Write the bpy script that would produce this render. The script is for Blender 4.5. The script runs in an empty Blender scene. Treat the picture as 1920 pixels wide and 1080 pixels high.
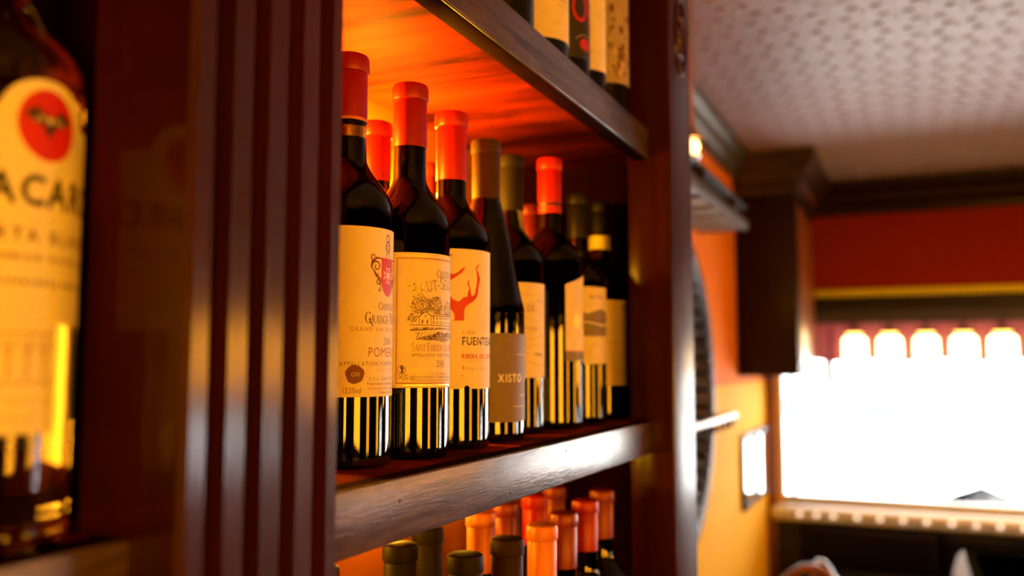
import bpy, bmesh, math, random
from mathutils import Vector, Matrix
random.seed(7)
sc = bpy.context.scene
COL = sc.collection
EYE = 1.50                       # eye height above the floor; everything below is built with the eye at z = 0
PI = math.pi
rad = math.radians

# ------------------------------------------------------------------ camera
cd = bpy.data.cameras.new('camera')
cam = bpy.data.objects.new('camera', cd)
COL.objects.link(cam)
cd.sensor_width = 36.0
cd.lens = 36.0 * 1680 / 1920
cd.clip_start = 0.01
cd.clip_end = 200
cam.rotation_euler = (rad(90) + math.atan(142 / 1680), 0, rad(23.9))
cd.dof.use_dof = True
cd.dof.focus_distance = 0.70
cd.dof.aperture_fstop = 3.6
cd.dof.aperture_blades = 0
sc.camera = cam

# ------------------------------------------------------------------ view
sc.view_settings.view_transform = 'Standard'
sc.view_settings.look = 'None'
sc.view_settings.exposure = 0.0
sc.view_settings.gamma = 1.0
sc.view_settings.use_curve_mapping = False
sc.cycles.use_denoising = True
sc.cycles.max_bounces = 8
sc.cycles.transparent_max_bounces = 12
sc.cycles.sample_clamp_indirect = 40.0
sc.cycles.caustics_refractive = False
sc.cycles.caustics_reflective = False

# ------------------------------------------------------------------ sky: even bright overcast daylight
w = bpy.data.worlds.new('daylight')
sc.world = w
w.use_nodes = True
bg = w.node_tree.nodes['Background']
bg.inputs['Color'].default_value = (0.86, 0.94, 1.0, 1)
bg.inputs['Strength'].default_value = 6.0

AMBER = (1.0, 0.36, 0.012)       # colour of the bar's amber lamps
PANEL_L = 22.0                   # radiance of the amber glass panels in the room
SHELF_W = 1.0                    # watts of one shelf bulb
LAMP_L = 9.0                     # warm hanging shades in the window

# sun slanting down the street: lights the road and the houses opposite, not the room
sd = bpy.data.lights.new('sun', 'SUN')
sd.energy = 120.0
sd.angle = rad(3)
sd.color = (1.0, 0.97, 0.92)
sun = bpy.data.objects.new('sun', sd)
COL.objects.link(sun)
sun.rotation_euler = Vector((0.74, 0.38, -0.55)).to_track_quat('-Z', 'Y').to_euler()

# ------------------------------------------------------------------ materials
def nodes_of(m):
    m.use_nodes = True
    nt = m.node_tree
    b = [n for n in nt.nodes if n.type == 'BSDF_PRINCIPLED'][0]
    return nt, b

def mat(name, col, rough=0.5, metal=0.0, coat=0.0, var=0.12, scale=40.0, bump=0.0, spec=0.5, coat_rough=0.25):
    m = bpy.data.materials.new(name)
    nt, b = nodes_of(m)
    tc = nt.nodes.new('ShaderNodeTexCoord')
    nz = nt.nodes.new('ShaderNodeTexNoise')
    nz.inputs['Scale'].default_value = scale
    nz.inputs['Detail'].default_value = 4
    nt.links.new(tc.outputs['Object'], nz.inputs['Vector'])
    mx = nt.nodes.new('ShaderNodeMix'); mx.data_type = 'RGBA'
    c = Vector(col)
    mx.inputs['A'].default_value = (*(c * (1 - var)), 1)
    mx.inputs['B'].default_value = (*[min(1, q) for q in c * (1 + var)], 1)
    nt.links.new(nz.outputs['Fac'], mx.inputs['Factor'])
    nt.links.new(mx.outputs['Result'], b.inputs['Base Color'])
    b.inputs['Roughness'].default_value = rough
    b.inputs['Metallic'].default_value = metal
    b.inputs['Coat Weight'].default_value = coat
    b.inputs['Coat Roughness'].default_value = coat_rough
    b.inputs['Specular IOR Level'].default_value = spec
    if bump:
        bp = nt.nodes.new('ShaderNodeBump')
        bp.inputs['Strength'].default_value = bump
        bp.inputs['Distance'].default_value = 0.002
        nt.links.new(nz.outputs['Fac'], bp.inputs['Height'])
        nt.links.new(bp.outputs['Normal'], b.inputs['Normal'])
    return m

def wood(name, c1, c2, rough=0.3, coat=0.4, coat_rough=0.22, stretch=(6, 6, 60), bump=0.25, ramp=(0.3, 0.72), spec=0.5):
    """grain stretched along the axis with the small number"""
    m = bpy.data.materials.new(name)
    nt, b = nodes_of(m)
    tc = nt.nodes.new('ShaderNodeTexCoord')
    mp = nt.nodes.new('ShaderNodeMapping')
    mp.inputs['Scale'].default_value = stretch
    nt.links.new(tc.outputs['Object'], mp.inputs['Vector'])
    nz = nt.nodes.new('ShaderNodeTexNoise')
    nz.inputs['Scale'].default_value = 1.0
    nz.inputs['Detail'].default_value = 7
    nz.inputs['Roughness'].default_value = 0.62
    nz.inputs['Distortion'].default_value = 0.6
    nt.links.new(mp.outputs['Vector'], nz.inputs['Vector'])
    cr = nt.nodes.new('ShaderNodeValToRGB')
    cr.color_ramp.elements[0].position = ramp[0]
    cr.color_ramp.elements[1].position = ramp[1]
    cr.color_ramp.elements[0].color = (*c1, 1)
    cr.color_ramp.elements[1].color = (*c2, 1)
    nt.links.new(nz.outputs['Fac'], cr.inputs['Fac'])
    nt.links.new(cr.outputs['Color'], b.inputs['Base Color'])
    fine = nt.nodes.new('ShaderNodeTexNoise')
    fine.inputs['Scale'].default_value = 6.0
    fine.inputs['Detail'].default_value = 5
    nt.links.new(mp.outputs['Vector'], fine.inputs['Vector'])
    rr = nt.nodes.new('ShaderNodeMapRange')
    rr.inputs['To Min'].default_value = max(0.05, rough - 0.08)
    rr.inputs['To Max'].default_value = min(1, rough + 0.12)
    nt.links.new(fine.outputs['Fac'], rr.inputs['Value'])
    nt.links.new(rr.outputs['Result'], b.inputs['Roughness'])
    b.inputs['Coat Weight'].default_value = coat
    b.inputs['Coat Roughness'].default_value = coat_rough
    b.inputs['Specular IOR Level'].default_value = spec
    bp = nt.nodes.new('ShaderNodeBump')
    bp.inputs['Strength'].default_value = bump
    bp.inputs['Distance'].default_value = 0.0006
    nt.links.new(fine.outputs['Fac'], bp.inputs['Height'])
    nt.links.new(bp.outputs['Normal'], b.inputs['Normal'])
    nt.links.new(bp.outputs['Normal'], b.inputs['Coat Normal'])
    return m

def emit(name, col, strength):
    m = bpy.data.materials.new(name)
    nt, b = nodes_of(m)
    tc = nt.nodes.new('ShaderNodeTexCoord')
    nz = nt.nodes.new('ShaderNodeTexNoise')
    nz.inputs['Scale'].default_value = 9
    nt.links.new(tc.outputs['Object'], nz.inputs['Vector'])
    mr = nt.nodes.new('ShaderNodeMapRange')
    mr.inputs['To Min'].default_value = strength * 0.85
    mr.inputs['To Max'].default_value = strength * 1.15
    nt.links.new(nz.outputs['Fac'], mr.inputs['Value'])
    b.inputs['Base Color'].default_value = (*col, 1)
    b.inputs['Roughness'].default_value = 0.4
    b.inputs['Emission Color'].default_value = (*col, 1)
    nt.links.new(mr.outputs['Result'], b.inputs['Emission Strength'])
    return m

def glass(name, col, rough=0.0, ior=1.5):
    m = bpy.data.materials.new(name)
    nt, b = nodes_of(m)
    b.inputs['Base Color'].default_value = (*col, 1)
    b.inputs['Transmission Weight'].default_value = 1.0
    b.inputs['IOR'].default_value = ior
    tc = nt.nodes.new('ShaderNodeTexCoord')
    nz = nt.nodes.new('ShaderNodeTexNoise')
    nz.inputs['Scale'].default_value = 30
    nt.links.new(tc.outputs['Object'], nz.inputs['Vector'])
    mr = nt.nodes.new('ShaderNodeMapRange')
    mr.inputs['To Min'].default_value = rough
    mr.inputs['To Max'].default_value = rough + 0.03
    nt.links.new(nz.outputs['Fac'], mr.inputs['Value'])
    nt.links.new(mr.outputs['Result'], b.inputs['Roughness'])
    return m

def pane_mat(name):
    m = bpy.data.materials.new(name)
    m.use_nodes = True
    nt = m.node_tree
    nt.nodes.clear()
    out = nt.nodes.new('ShaderNodeOutputMaterial')
    mix = nt.nodes.new('ShaderNodeMixShader')
    tr = nt.nodes.new('ShaderNodeBsdfTransparent')
    tr.inputs['Color'].default_value = (0.97, 0.98, 0.98, 1)
    gl = nt.nodes.new('ShaderNodeBsdfGlossy')
    gl.inputs['Roughness'].default_value = 0.02
    fr = nt.nodes.new('ShaderNodeFresnel')
    fr.inputs['IOR'].default_value = 1.3
    nt.links.new(fr.outputs[0], mix.inputs[0])
    nt.links.new(tr.outputs[0], mix.inputs[1])
    nt.links.new(gl.outputs[0], mix.inputs[2])
    nt.links.new(mix.outputs[0], out.inputs['Surface'])
    return m

M = {}
M['mahog_v'] = wood('mahogany_upright', (0.024, 0.0016, 0.0006), (0.052, 0.005, 0.0016), 0.5, 0.6, 0.14, (26, 26, 3.0), 0.3, spec=0.12)
M['post_wood'] = wood('rubbed_mahogany_post', (0.024, 0.0016, 0.0006), (0.052, 0.005, 0.0016), 0.5, 0.24, 0.2, (26, 26, 3.0), 0.3, spec=0.06)
M['mahog_h'] = wood('mahogany_lengthwise', (0.024, 0.0016, 0.0006), (0.060, 0.006, 0.002), 0.42, 0.55, 0.30, (26, 3.0, 26), 0.3)
M['lip'] = wood('worn_shelf_edge', (0.016, 0.005, 0.003), (0.105, 0.055, 0.037), 0.45, 0.6, 0.17, (60, 9.0, 110), 0.4, ramp=(0.34, 0.68), spec=0.2)
M['board'] = wood('shelf_board', (0.035, 0.0014, 0.0002), (0.34, 0.026, 0.002), 0.6, 0.0, 0.3, (1.8, 11, 11), 0.3, ramp=(0.40, 0.64), spec=0.04)  # contrasty dark streaks paint bottle-cap shadows into the grain
M['glow_back_board'] = wood('glow_backing_board', (0.28, 0.060, 0.003), (0.50, 0.150, 0.006), 0.6, 0.0, 0.3, (11, 2.0, 11), 0.3, spec=0.04)  # paler, yellower copy: the bulbs' glow is put into its colour
M['panel_wood'] = wood('dull_mahogany_panel', (0.007, 0.0005, 0.0002), (0.019, 0.0014, 0.0005), 0.75, 0.0, 0.3, (20, 20, 2.5), 0.2, spec=0.02)
M['dark_wood'] = wood('dark_wood', (0.008, 0.0009, 0.0005), (0.022, 0.003, 0.0014), 0.5, 0.08, 0.25, (20, 20, 3), 0.2, spec=0.15)
M['crown_wood'] = wood('polished_crown_wood', (0.008, 0.0010, 0.0006), (0.022, 0.003, 0.0015), 0.45, 0.5, 0.12, (20, 20, 3), 0.2)
M['mid_wood'] = wood('chestnut_wood', (0.14, 0.035, 0.008), (0.30, 0.09, 0.02), 0.35, 0.4, 0.2, (14, 14, 2), 0.2)
M['table_wood'] = wood('walnut_wood', (0.06, 0.02, 0.008), (0.14, 0.05, 0.02), 0.3, 0.5, 0.15, (3, 20, 20), 0.2)
M['floor'] = wood('floor_boards', (0.03, 0.010, 0.005), (0.09, 0.03, 0.012), 0.35, 0.4, 0.2, (20, 2, 20), 0.3)
M['green_glass'] = glass('dark_green_glass', (0.035, 0.045, 0.010))
M['clear_glass'] = glass('clear_glass', (0.97, 0.98, 0.95))
M['lamp_glass'] = glass('lamp_glass', (1.0, 0.75, 0.35), 0.05)
M['wine'] = mat('red_wine', (0.004, 0.0008, 0.0008), 0.05, spec=0.3)
M['rum'] = glass('white_rum', (0.985, 0.98, 0.93), 0.0, 1.36)
M['paper'] = mat('cream_label_paper', (0.84, 0.72, 0.48), 0.62, var=0.03, scale=220, bump=0.15)
M['paper2'] = mat('pale_label_paper', (0.84, 0.76, 0.58), 0.6, var=0.04, scale=160, bump=0.15)
M['paper_w'] = mat('white_label_paper', (0.86, 0.83, 0.74), 0.55, var=0.03, scale=200, bump=0.1)
M['brown_label'] = mat('brown_label_paper', (0.19, 0.13, 0.09), 0.55, var=0.05, scale=180, bump=0.1)
M['black_label'] = mat('black_label_paper', (0.018, 0.014, 0.012), 0.5, var=0.05)
M['tan_label'] = mat('tan_label_paper', (0.42, 0.33, 0.22), 0.6, var=0.22, scale=70)
M['ink_brown'] = mat('brown_ink', (0.13, 0.045, 0.02), 0.5)
M['ink_black'] = mat('black_ink', (0.03, 0.016, 0.010), 0.5)
M['ink_red'] = mat('red_ink', (0.60, 0.006, 0.006), 0.45)
M['ink_maroon'] = mat('maroon_ink', (0.16, 0.012, 0.010), 0.5, var=0.5, scale=500)
M['ink_rust'] = mat('rust_ink', (0.42, 0.12, 0.04), 0.5)
M['ink_tan'] = mat('tan_ink', (0.62, 0.46, 0.28), 0.5)
M['ink_white'] = mat('white_ink', (0.88, 0.82, 0.66), 0.5)
M['gold'] = mat('gold_foil', (1.0, 0.78, 0.32), 0.28, metal=0.85)
M['ink_gold'] = mat('pale_gold_varnish', (0.92, 0.85, 0.50), 0.35)
M['ink_slate'] = mat('slate_ink', (0.22, 0.17, 0.12), 0.55, var=0.3, scale=300)
M['cap_red'] = mat('red_capsule_foil', (0.34, 0.003, 0.005), 0.38, metal=0.15, scale=150)
M['cap_crimson'] = mat('crimson_capsule_foil', (0.50, 0.003, 0.005), 0.42, metal=0.1, scale=150)
M['cap_maroon'] = mat('maroon_capsule_foil', (0.20, 0.010, 0.012), 0.38, metal=0.15, scale=150)
M['cap_brown'] = mat('brown_capsule_foil', (0.062, 0.028, 0.010), 0.55, spec=0.12, scale=150)
M['cap_grey'] = mat('slate_capsule_foil', (0.016, 0.010, 0.008), 0.55, spec=0.1, scale=150)
M['cap_black'] = mat('black_capsule_foil', (0.006, 0.004, 0.004), 0.45, spec=0.2, scale=150)
M['cap_orange'] = mat('copper_capsule_foil', (0.70, 0.20, 0.05), 0.42, metal=0.1, scale=150)
M['cap_band'] = mat('dark_capsule_print', (0.05, 0.004, 0.004), 0.4)
M['neck_yellow'] = mat('yellow_neck_band', (0.70, 0.62, 0.10), 0.5)
M['ceiling'] = mat('pressed_ceiling_paint', (0.32, 0.262, 0.30), 0.5, coat=0.15, coat_rough=0.36, spec=0.3, var=0.06, scale=8)
M['orange_wall'] = mat('orange_wall_paint', (0.80, 0.20, 0.006), 0.8, spec=0.08, var=0.06, scale=6, bump=0.1)
M['yellow_wall'] = mat('yellow_wall_paint', (0.80, 0.44, 0.006), 0.8, spec=0.08, var=0.06, scale=6, bump=0.1)
M['red_wall'] = mat('oxblood_wall_paint', (0.30, 0.020, 0.008), 0.8, spec=0.1, var=0.06, scale=6, bump=0.1)
M['yellow_trim'] = mat('yellow_trim_paint', (0.95, 0.85, 0.01), 0.5)
M['black_paint'] = mat('black_paint', (0.012, 0.010, 0.009), 0.45)
M['grey_paint'] = mat('charcoal_paint', (0.06, 0.055, 0.05), 0.45)
M['black_leather'] = mat('black_leather', (0.006, 0.004, 0.004), 0.7, bump=0.3, scale=300, spec=0.1)
M['brass'] = mat('brass', (0.85, 0.55, 0.18), 0.22, metal=1.0)
M['steel'] = mat('brushed_steel', (0.55, 0.55, 0.56), 0.28, metal=1.0)
M['slat_paint'] = mat('grey_slat_paint', (0.32, 0.30, 0.27), 0.5)
M['iron'] = mat('black_iron', (0.02, 0.016, 0.014), 0.4, metal=0.4)
M['mauve'] = mat('mauve_fabric', (0.30, 0.10, 0.11), 0.9, scale=120)
M['white_cloth'] = mat('white_linen', (0.80, 0.82, 0.84), 0.8, scale=150)
M['white_paint'] = mat('white_sill_paint', (0.80, 0.80, 0.80), 0.35)
M['mirror'] = mat('mirror_silver', (0.92, 0.93, 0.94), 0.03, metal=1.0, var=0.01)
M['pane'] = pane_mat('window_glass')
M['asphalt'] = mat('asphalt', (0.55, 0.56, 0.58), 0.8, scale=30)
M['pavement'] = mat('pavement', (0.62, 0.62, 0.62), 0.8, scale=12)
M['facade'] = mat('cream_facade', (0.86, 0.82, 0.74), 0.8, scale=5)
M['facade_dark'] = mat('facade_window_glass', (0.22, 0.26, 0.32), 0.15)
M['car_paint'] = mat('silver_car_paint', (0.70, 0.73, 0.76), 0.25, metal=0.3, coat=0.8)
M['car_glass'] = mat('car_glass', (0.05, 0.07, 0.09), 0.05)
M['tyre'] = mat('tyre_rubber', (0.02, 0.02, 0.02), 0.8)
M['bulb'] = emit('amber_bulb_glow', (1.0, 0.45, 0.05), 60.0)
M['panel_glow'] = emit('amber_glass_glow', AMBER, PANEL_L)
M['panel_glow_far'] = emit('bright_amber_glass_glow', AMBER, PANEL_L * 0.85)
M['panel_glow_wide'] = emit('strong_amber_glass_glow', AMBER, PANEL_L * 1.75)
M['shade_glow'] = emit('warm_shade_glow', (1.0, 0.72, 0.34), LAMP_L)
M['string_glow'] = emit('string_bulb_glow', (1.0, 0.88, 0.70), 1.2)
M['lantern_glow'] = emit('lantern_bulb_glow', (1.0, 0.62, 0.25), 4.0)

# ------------------------------------------------------------------ mesh helpers
def link(name, me, m, parent=None, smooth=False, angle=None):
    if m is not None:
        me.materials.append(M[m] if isinstance(m, str) else m)
    if smooth:
        for p in me.polygons:
            p.use_smooth = True
        if angle is not None:
            me.set_sharp_from_angle(angle=rad(angle))
    o = bpy.data.objects.new(name, me)
    COL.objects.link(o)
    if parent is not None:
        o.parent = parent
    return o

def from_bm(name, bm, m, parent=None, smooth=False, angle=None):
    bmesh.ops.recalc_face_normals(bm, faces=bm.faces[:])
    me = bpy.data.meshes.new(name)
    bm.to_mesh(me)
    bm.free()
    return link(name, me, m, parent, smooth, angle)

def add_box(bm, x0, x1, y0, y1, z0, z1, bevel=0.0, seg=2):
    r = bmesh.ops.create_cube(bm, size=1.0)
    vs = r['verts']
    for v in vs:
        v.co = Vector(((x0 + x1) / 2 + v.co.x * (x1 - x0), (y0 + y1) / 2 + v.co.y * (y1 - y0), (z0 + z1) / 2 + v.co.z * (z1 - z0)))
    if bevel:
        es = list({e for v in vs for e in v.link_edges})
        bmesh.ops.bevel(bm, geom=es, offset=bevel, segments=seg, profile=0.5, affect='EDGES')

def box(name, b, m, parent=None, bevel=0.0, seg=2):
    bm = bmesh.new()
    add_box(bm, *b, bevel=bevel, seg=seg)
    return from_bm(name, bm, m, parent, smooth=bool(bevel), angle=35)

def add_lathe(bm, prof, n=48, cx=0.0, cy=0.0, cz=0.0, axis='z'):
    rings = []
    for r, z in prof:
        if r < 1e-6:
            p = [(0, 0, z)]
        else:
            p = [(r * math.cos(2 * PI * k / n), r * math.sin(2 * PI * k / n), z) for k in range(n)]
        out = []
        for a, b_, c in p:
            if axis == 'x':
                a, b_, c = c, a, b_
            elif axis == 'y':
                a, b_, c = b_, c, a
            out.append(bm.verts.new((cx + a, cy + b_, cz + c)))
        rings.append(out)
    for A, B in zip(rings, rings[1:]):
        if len(A) == 1 and len(B) == 1:
            continue
        for k in range(n):
            k2 = (k + 1) % n
            if len(A) == 1:
                bm.faces.new((A[0], B[k], B[k2]))
            elif len(B) == 1:
                bm.faces.new((A[k], A[k2], B[0]))
            else:
                bm.faces.new((A[k], A[k2], B[k2], B[k]))

def lathe(name, prof, m, parent=None, n=48, at=(0, 0, 0), axis='z', angle=40):
    bm = bmesh.new()
    add_lathe(bm, prof, n, *at, axis=axis)
    return from_bm(name, bm, m, parent, True, angle)

def add_tube(bm, pts, r, n=10):
    pts = [Vector(p) for p in pts]
    rings = []
    for i, p in enumerate(pts):
        t = (pts[min(i + 1, len(pts) - 1)] - pts[max(i - 1, 0)]).normalized()
        a = Vector((0, 0, 1)) if abs(t.z) < 0.9 else Vector((1, 0, 0))
        u = t.cross(a).normalized()
        v = t.cross(u).normalized()
        rr = r[i] if isinstance(r, (list, tuple)) else r
        rings.append([bm.verts.new(p + u * rr * math.cos(2 * PI * k / n) + v * rr * math.sin(2 * PI * k / n)) for k in range(n)])
    for A, B in zip(rings, rings[1:]):
        for k in range(n):
            bm.faces.new((A[k], A[(k + 1) % n], B[(k + 1) % n], B[k]))
    bm.faces.new(rings[0][::-1])
    bm.faces.new(rings[-1])

def tube(name, pts, r, m, parent=None, n=10):
    bm = bmesh.new()
    add_tube(bm, pts, r, n)
    return from_bm(name, bm, m, parent, True, 50)

def add_prism(bm, poly, a0, a1, plane='xz'):
    """closed 2-D outline extruded along the third axis"""
    def P(u, v, a):
        return {'xz': (u, a, v), 'yz': (a, u, v), 'xy': (u, v, a)}[plane]
    A = [bm.verts.new(P(u, v, a0)) for u, v in poly]
    B = [bm.verts.new(P(u, v, a1)) for u, v in poly]
    n = len(poly)
    bm.faces.new(A)
    bm.faces.new(B[::-1])
    for k in range(n):
        bm.faces.new((A[k], B[k], B[(k + 1) % n], A[(k + 1) % n]))

def prism(name, poly, a0, a1, m, parent=None, plane='xz', smooth=False):
    bm = bmesh.new()
    add_prism(bm, poly, a0, a1, plane)
    bmesh.ops.triangulate(bm, faces=[f for f in bm.faces if len(f.verts) > 4])
    return from_bm(name, bm, m, parent, smooth, 35)

def tag(o, label, cat, group=None, kind=None):
    if label: o['label'] = label
    if cat: o['category'] = cat
    if group: o['group'] = group
    if kind: o['kind'] = kind
    return o

def thing(name, label, cat, loc=(0, 0, 0), group=None, rz=0.0):
    o = bpy.data.objects.new(name, None)
    o.empty_display_size = 0.02
    COL.objects.link(o)
    o.location = loc
    o.rotation_euler = (0, 0, rz)
    return tag(o, label, cat, group)

def struct(o, label=None):
    o['kind'] = 'structure'
    if label: o['label'] = label
    return o

# ------------------------------------------------------------------ the room shell
XL, XR, YB, YF = -0.72, 2.40, -2.2, 5.0
ZF, ZC = -EYE, 0.95
struct(box('floor', (-0.9, XR + .1, YB - .1, YF + .1, ZF - .1, ZF), 'floor'), 'dark wooden floor of the bar')
ceil = struct(box('ceiling', (-0.9, XR + .1, YB - .1, YF + .1, ZC, ZC + .1), 'ceiling'), 'pinkish pressed-relief ceiling')
# pressed relief: paired oval bosses on a staggered lattice, with thin raised ribs between the columns
bm = bmesh.new()
def boss(cx, cy, rx, ry, hgt):
    ring0, ring1 = [], []
    for k in range(8):
        a = 2 * PI * k / 8
        ring0.append(bm.verts.new((cx + rx * math.cos(a), cy + ry * math.sin(a), ZC + .0005)))
        ring1.append(bm.verts.new((cx + .6 * rx * math.cos(a), cy + .6 * ry * math.sin(a), ZC - hgt)))
    for k in range(8):
        bm.faces.new((ring0[k], ring0[(k + 1) % 8], ring1[(k + 1) % 8], ring1[k]))
    bm.faces.new(ring1)
j = 0
y = 1.6
while y < YF - 0.1:
    x = -0.64 + (0.08 if j % 2 else 0)
    while x < 2.3:
        boss(x - .030, y, .020, .017, .0050)
        boss(x + .030, y, .020, .017, .0050)
        boss(x, y + .035, .008, .024, .0030)
        x += 0.16
    y += 0.07
    j += 1
o = from_bm('relief_boss', bm, 'ceiling', ceil)
o['kind'] = 'stuff'

# left wall beyond the shelving: orange above, yellow below the shelf line
wl = struct(box('wall_left', (XL - .12, XL, YB - .1, YF + .1, ZF, ZC), 'orange_wall'), 'orange wall beyond the wine shelves')
VY0, VY1, VZ0, VZ1 = 2.80, 3.70, -0.56, -0.19
wr = bpy.data.objects.new('wall_right', None)
COL.objects.link(wr)
struct(wr, 'dark panelled wall on the far side of the bar')
box('wall_panel', (XR, XR + .12, YB - .1, VY0, ZF, ZC), 'dark_wood', wr)
box('wall_panel', (XR, XR + .12, VY1, YF + .1, ZF, ZC), 'dark_wood', wr)
box('wall_panel', (XR, XR + .12, VY0, VY1, VZ1, ZC), 'dark_wood', wr)
box('wall_panel', (XR, XR + .12, VY0, VY1, ZF, VZ0), 'dark_wood', wr)
w2 = bpy.data.objects.new('window_2', None)
COL.objects.link(w2)
struct(w2, 'low side window in the panelled wall')
for (a, b, c, d) in ((VY0, VY1, VZ0, VZ0 + .03), (VY0, VY1, VZ1 - .03, VZ1), (VY0, VY0 + .03, VZ0 + .03, VZ1 - .03), (VY1 - .03, VY1, VZ0 + .03, VZ1 - .03)):
    box('window_frame', (XR + .03, XR + .08, a, b, c, d), 'dark_wood', w2, .003)
box('pane', (XR + .053, XR + .057, VY0 + .03, VY1 - .03, VZ0 + .03, VZ1 - .03), 'pane', w2)
struct(box('wall_back', (XL, XR, YB - .12, YB, ZF, ZC), 'dark_wood'), 'dark panelled wall behind the viewer')
box('yellow_dado', (XL, XL + .006, 1.5, YF, ZF, -0.09), 'yellow_wall', wl)

# far wall with the big window opening
WX0, WX1, WZ0, WZ1 = -0.648, 1.75, -0.735, 0.335
wf = bpy.data.objects.new('wall_far', None)
COL.objects.link(wf)
struct(wf, 'dark red window wall at the end of the bar')
box('wall_panel', (XL, XR, YF, YF + .14, WZ1, ZC), 'red_wall', wf)
box('wall_panel', (XL, XR, YF, YF + .14, ZF, WZ0), 'black_paint', wf)
box('wall_panel', (XL, WX0, YF, YF + .14, WZ0, WZ1), 'yellow_wall', wf)
box('wall_panel', (WX1, XR, YF, YF + .14, WZ0, WZ1), 'red_wall', wf)
# window: frame, mullions, panes
wn = bpy.data.objects.new('window_1', None)
COL.objects.link(wn)
struct(wn, 'wide bright shop window')
fy0, fy1 = YF + .03, YF + .09
box('window_frame', (WX0, WX1, fy0, fy1, WZ0, WZ0 + .04), 'white_paint', wn, .004)
box('window_frame', (WX0, WX1, fy0, fy1, WZ1 - .05, WZ1), 'grey_paint', wn, .004)
box('window_frame', (WX0, WX0 + .012, fy0, fy1, WZ0 + .04, WZ1 - .05), 'white_paint', wn, .003)
box('window_frame', (WX1 - .03, WX1, fy0, fy1, WZ0 + .04, WZ1 - .05), 'white_paint', wn, .004)
for a, b in ((WX0 + .012, -.600), (-.584, 1.22), (1.26, WX1 - .03)):
    box('pane', (a, b, YF + .058, YF + .062, WZ0 + .04, WZ1 - .05), 'pane', wn)
box('mullion', (-.600, -.584, fy0, fy1, WZ0 + .04, WZ1 - .05), 'grey_paint', wn, .003)
box('mullion', (1.22, 1.26, fy0, fy1, WZ0 + .04, WZ1 - .05), 'white_paint', wn, .004)
# trims of the far wall
t = struct(box('trim_1', (XL, XR, YF - .02, YF, 0.345, 0.388), 'yellow_trim', None, .004), 'yellow moulding above the window')
t = struct(box('trim_2', (XL, XR, YF - .05, YF, 0.262, 0.345), 'black_paint', None, .004), 'black band under the yellow moulding')
t = struct(box('trim_3', (XL, XR, YF - .12, YF - .05, 0.205, 0.275), 'grey_paint', None, .006), 'charcoal beam carrying the window lamps')
cprof = [(0, 0), (-.03, 0), (-.035, .035), (-.06, .06), (-.07, .10), (-.10, .125), (-.11, .165), (0, .165)]
bm = bmesh.new()
add_prism(bm, [(YF + a, ZC - .172 + c) for a, c in cprof], XL, XR, 'yz')
bmesh.ops.triangulate(bm, faces=[f for f in bm.faces if len(f.verts) > 4])
struct(from_bm('trim_4', bm, 'dark_wood'), 'dark crown moulding over the window wall')
bm = bmesh.new()
add_prism(bm, [(XL - a * 0.8, ZC - .11 + c * .65) for a, c in cprof], 1.45, 4.06, 'xz')
bmesh.ops.triangulate(bm, faces=[f for f in bm.faces if len(f.verts) > 4])
struct(from_bm('trim_5', bm, 'grey_paint'), 'charcoal crown moulding along the orange wall')
struct(box('trim_6', (XL, XL + .05, YF - .05, YF, ZF, 0.0), 'mid_wood', None, .006), 'chestnut corner post between yellow wall and window')
struct(box('trim_7', (WX0 - .05, WX1 + .03, YF - .12, YF + .03, WZ0 - .075, WZ0), 'white_paint', None, .034, 5), 'metallic window sill ledge')

# ------------------------------------------------------------------ outside
struct(box('ground', (-12, 20, YF + .14, 30, ZF - .25, ZF - .15), 'asphalt'), 'street outside the window')
struct(box('ground', (XR + .12, 30, -12, YF + .14, ZF - .25, ZF - .15), 'asphalt'), 'side street outside the low window')
struct(box('pavement', (-12, 20, YF + .14, 7.2, ZF - .15, ZF - .02), 'pavement'), 'pale pavement outside the window')

def house(x0, x1, y, h, label, m):
    t = thing('town_house', label, 'building', (x0, y, ZF - .15), 'houses across the street')
    W = x1 - x0
    box('facade', (0, W, 0, 3, 0, h), m, t)
    n = max(2, int(W / 1.6))
    for r in range(3):
        for k in range(n):
            cx = (k + .5) * W / n
            f = box('window', (cx - .42, cx + .42, -.05, 0, .9 + r * 2.4, 2.4 + r * 2.4), 'white_paint', t, .01)
            box('pane', (cx - .36, cx + .36, -.06, -.05, .96 + r * 2.4, 2.34 + r * 2.4), 'facade_dark', f)
    box('roof', (-.1, W + .1, -.15, 3.1, h, h + .25), 'grey_paint', t, .02)
    return t
house(-9.0, -1.4, 16.5, 7.5, 'cream town house across the street at the left of the window', 'facade')
house(-1.2, 5.2, 16.5, 8.2, 'cream town house across the street in the middle of the window', 'facade')
house(5.4, 12.0, 16.5, 7.2, 'cream town house across the street at the right of the window', 'facade')

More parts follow.
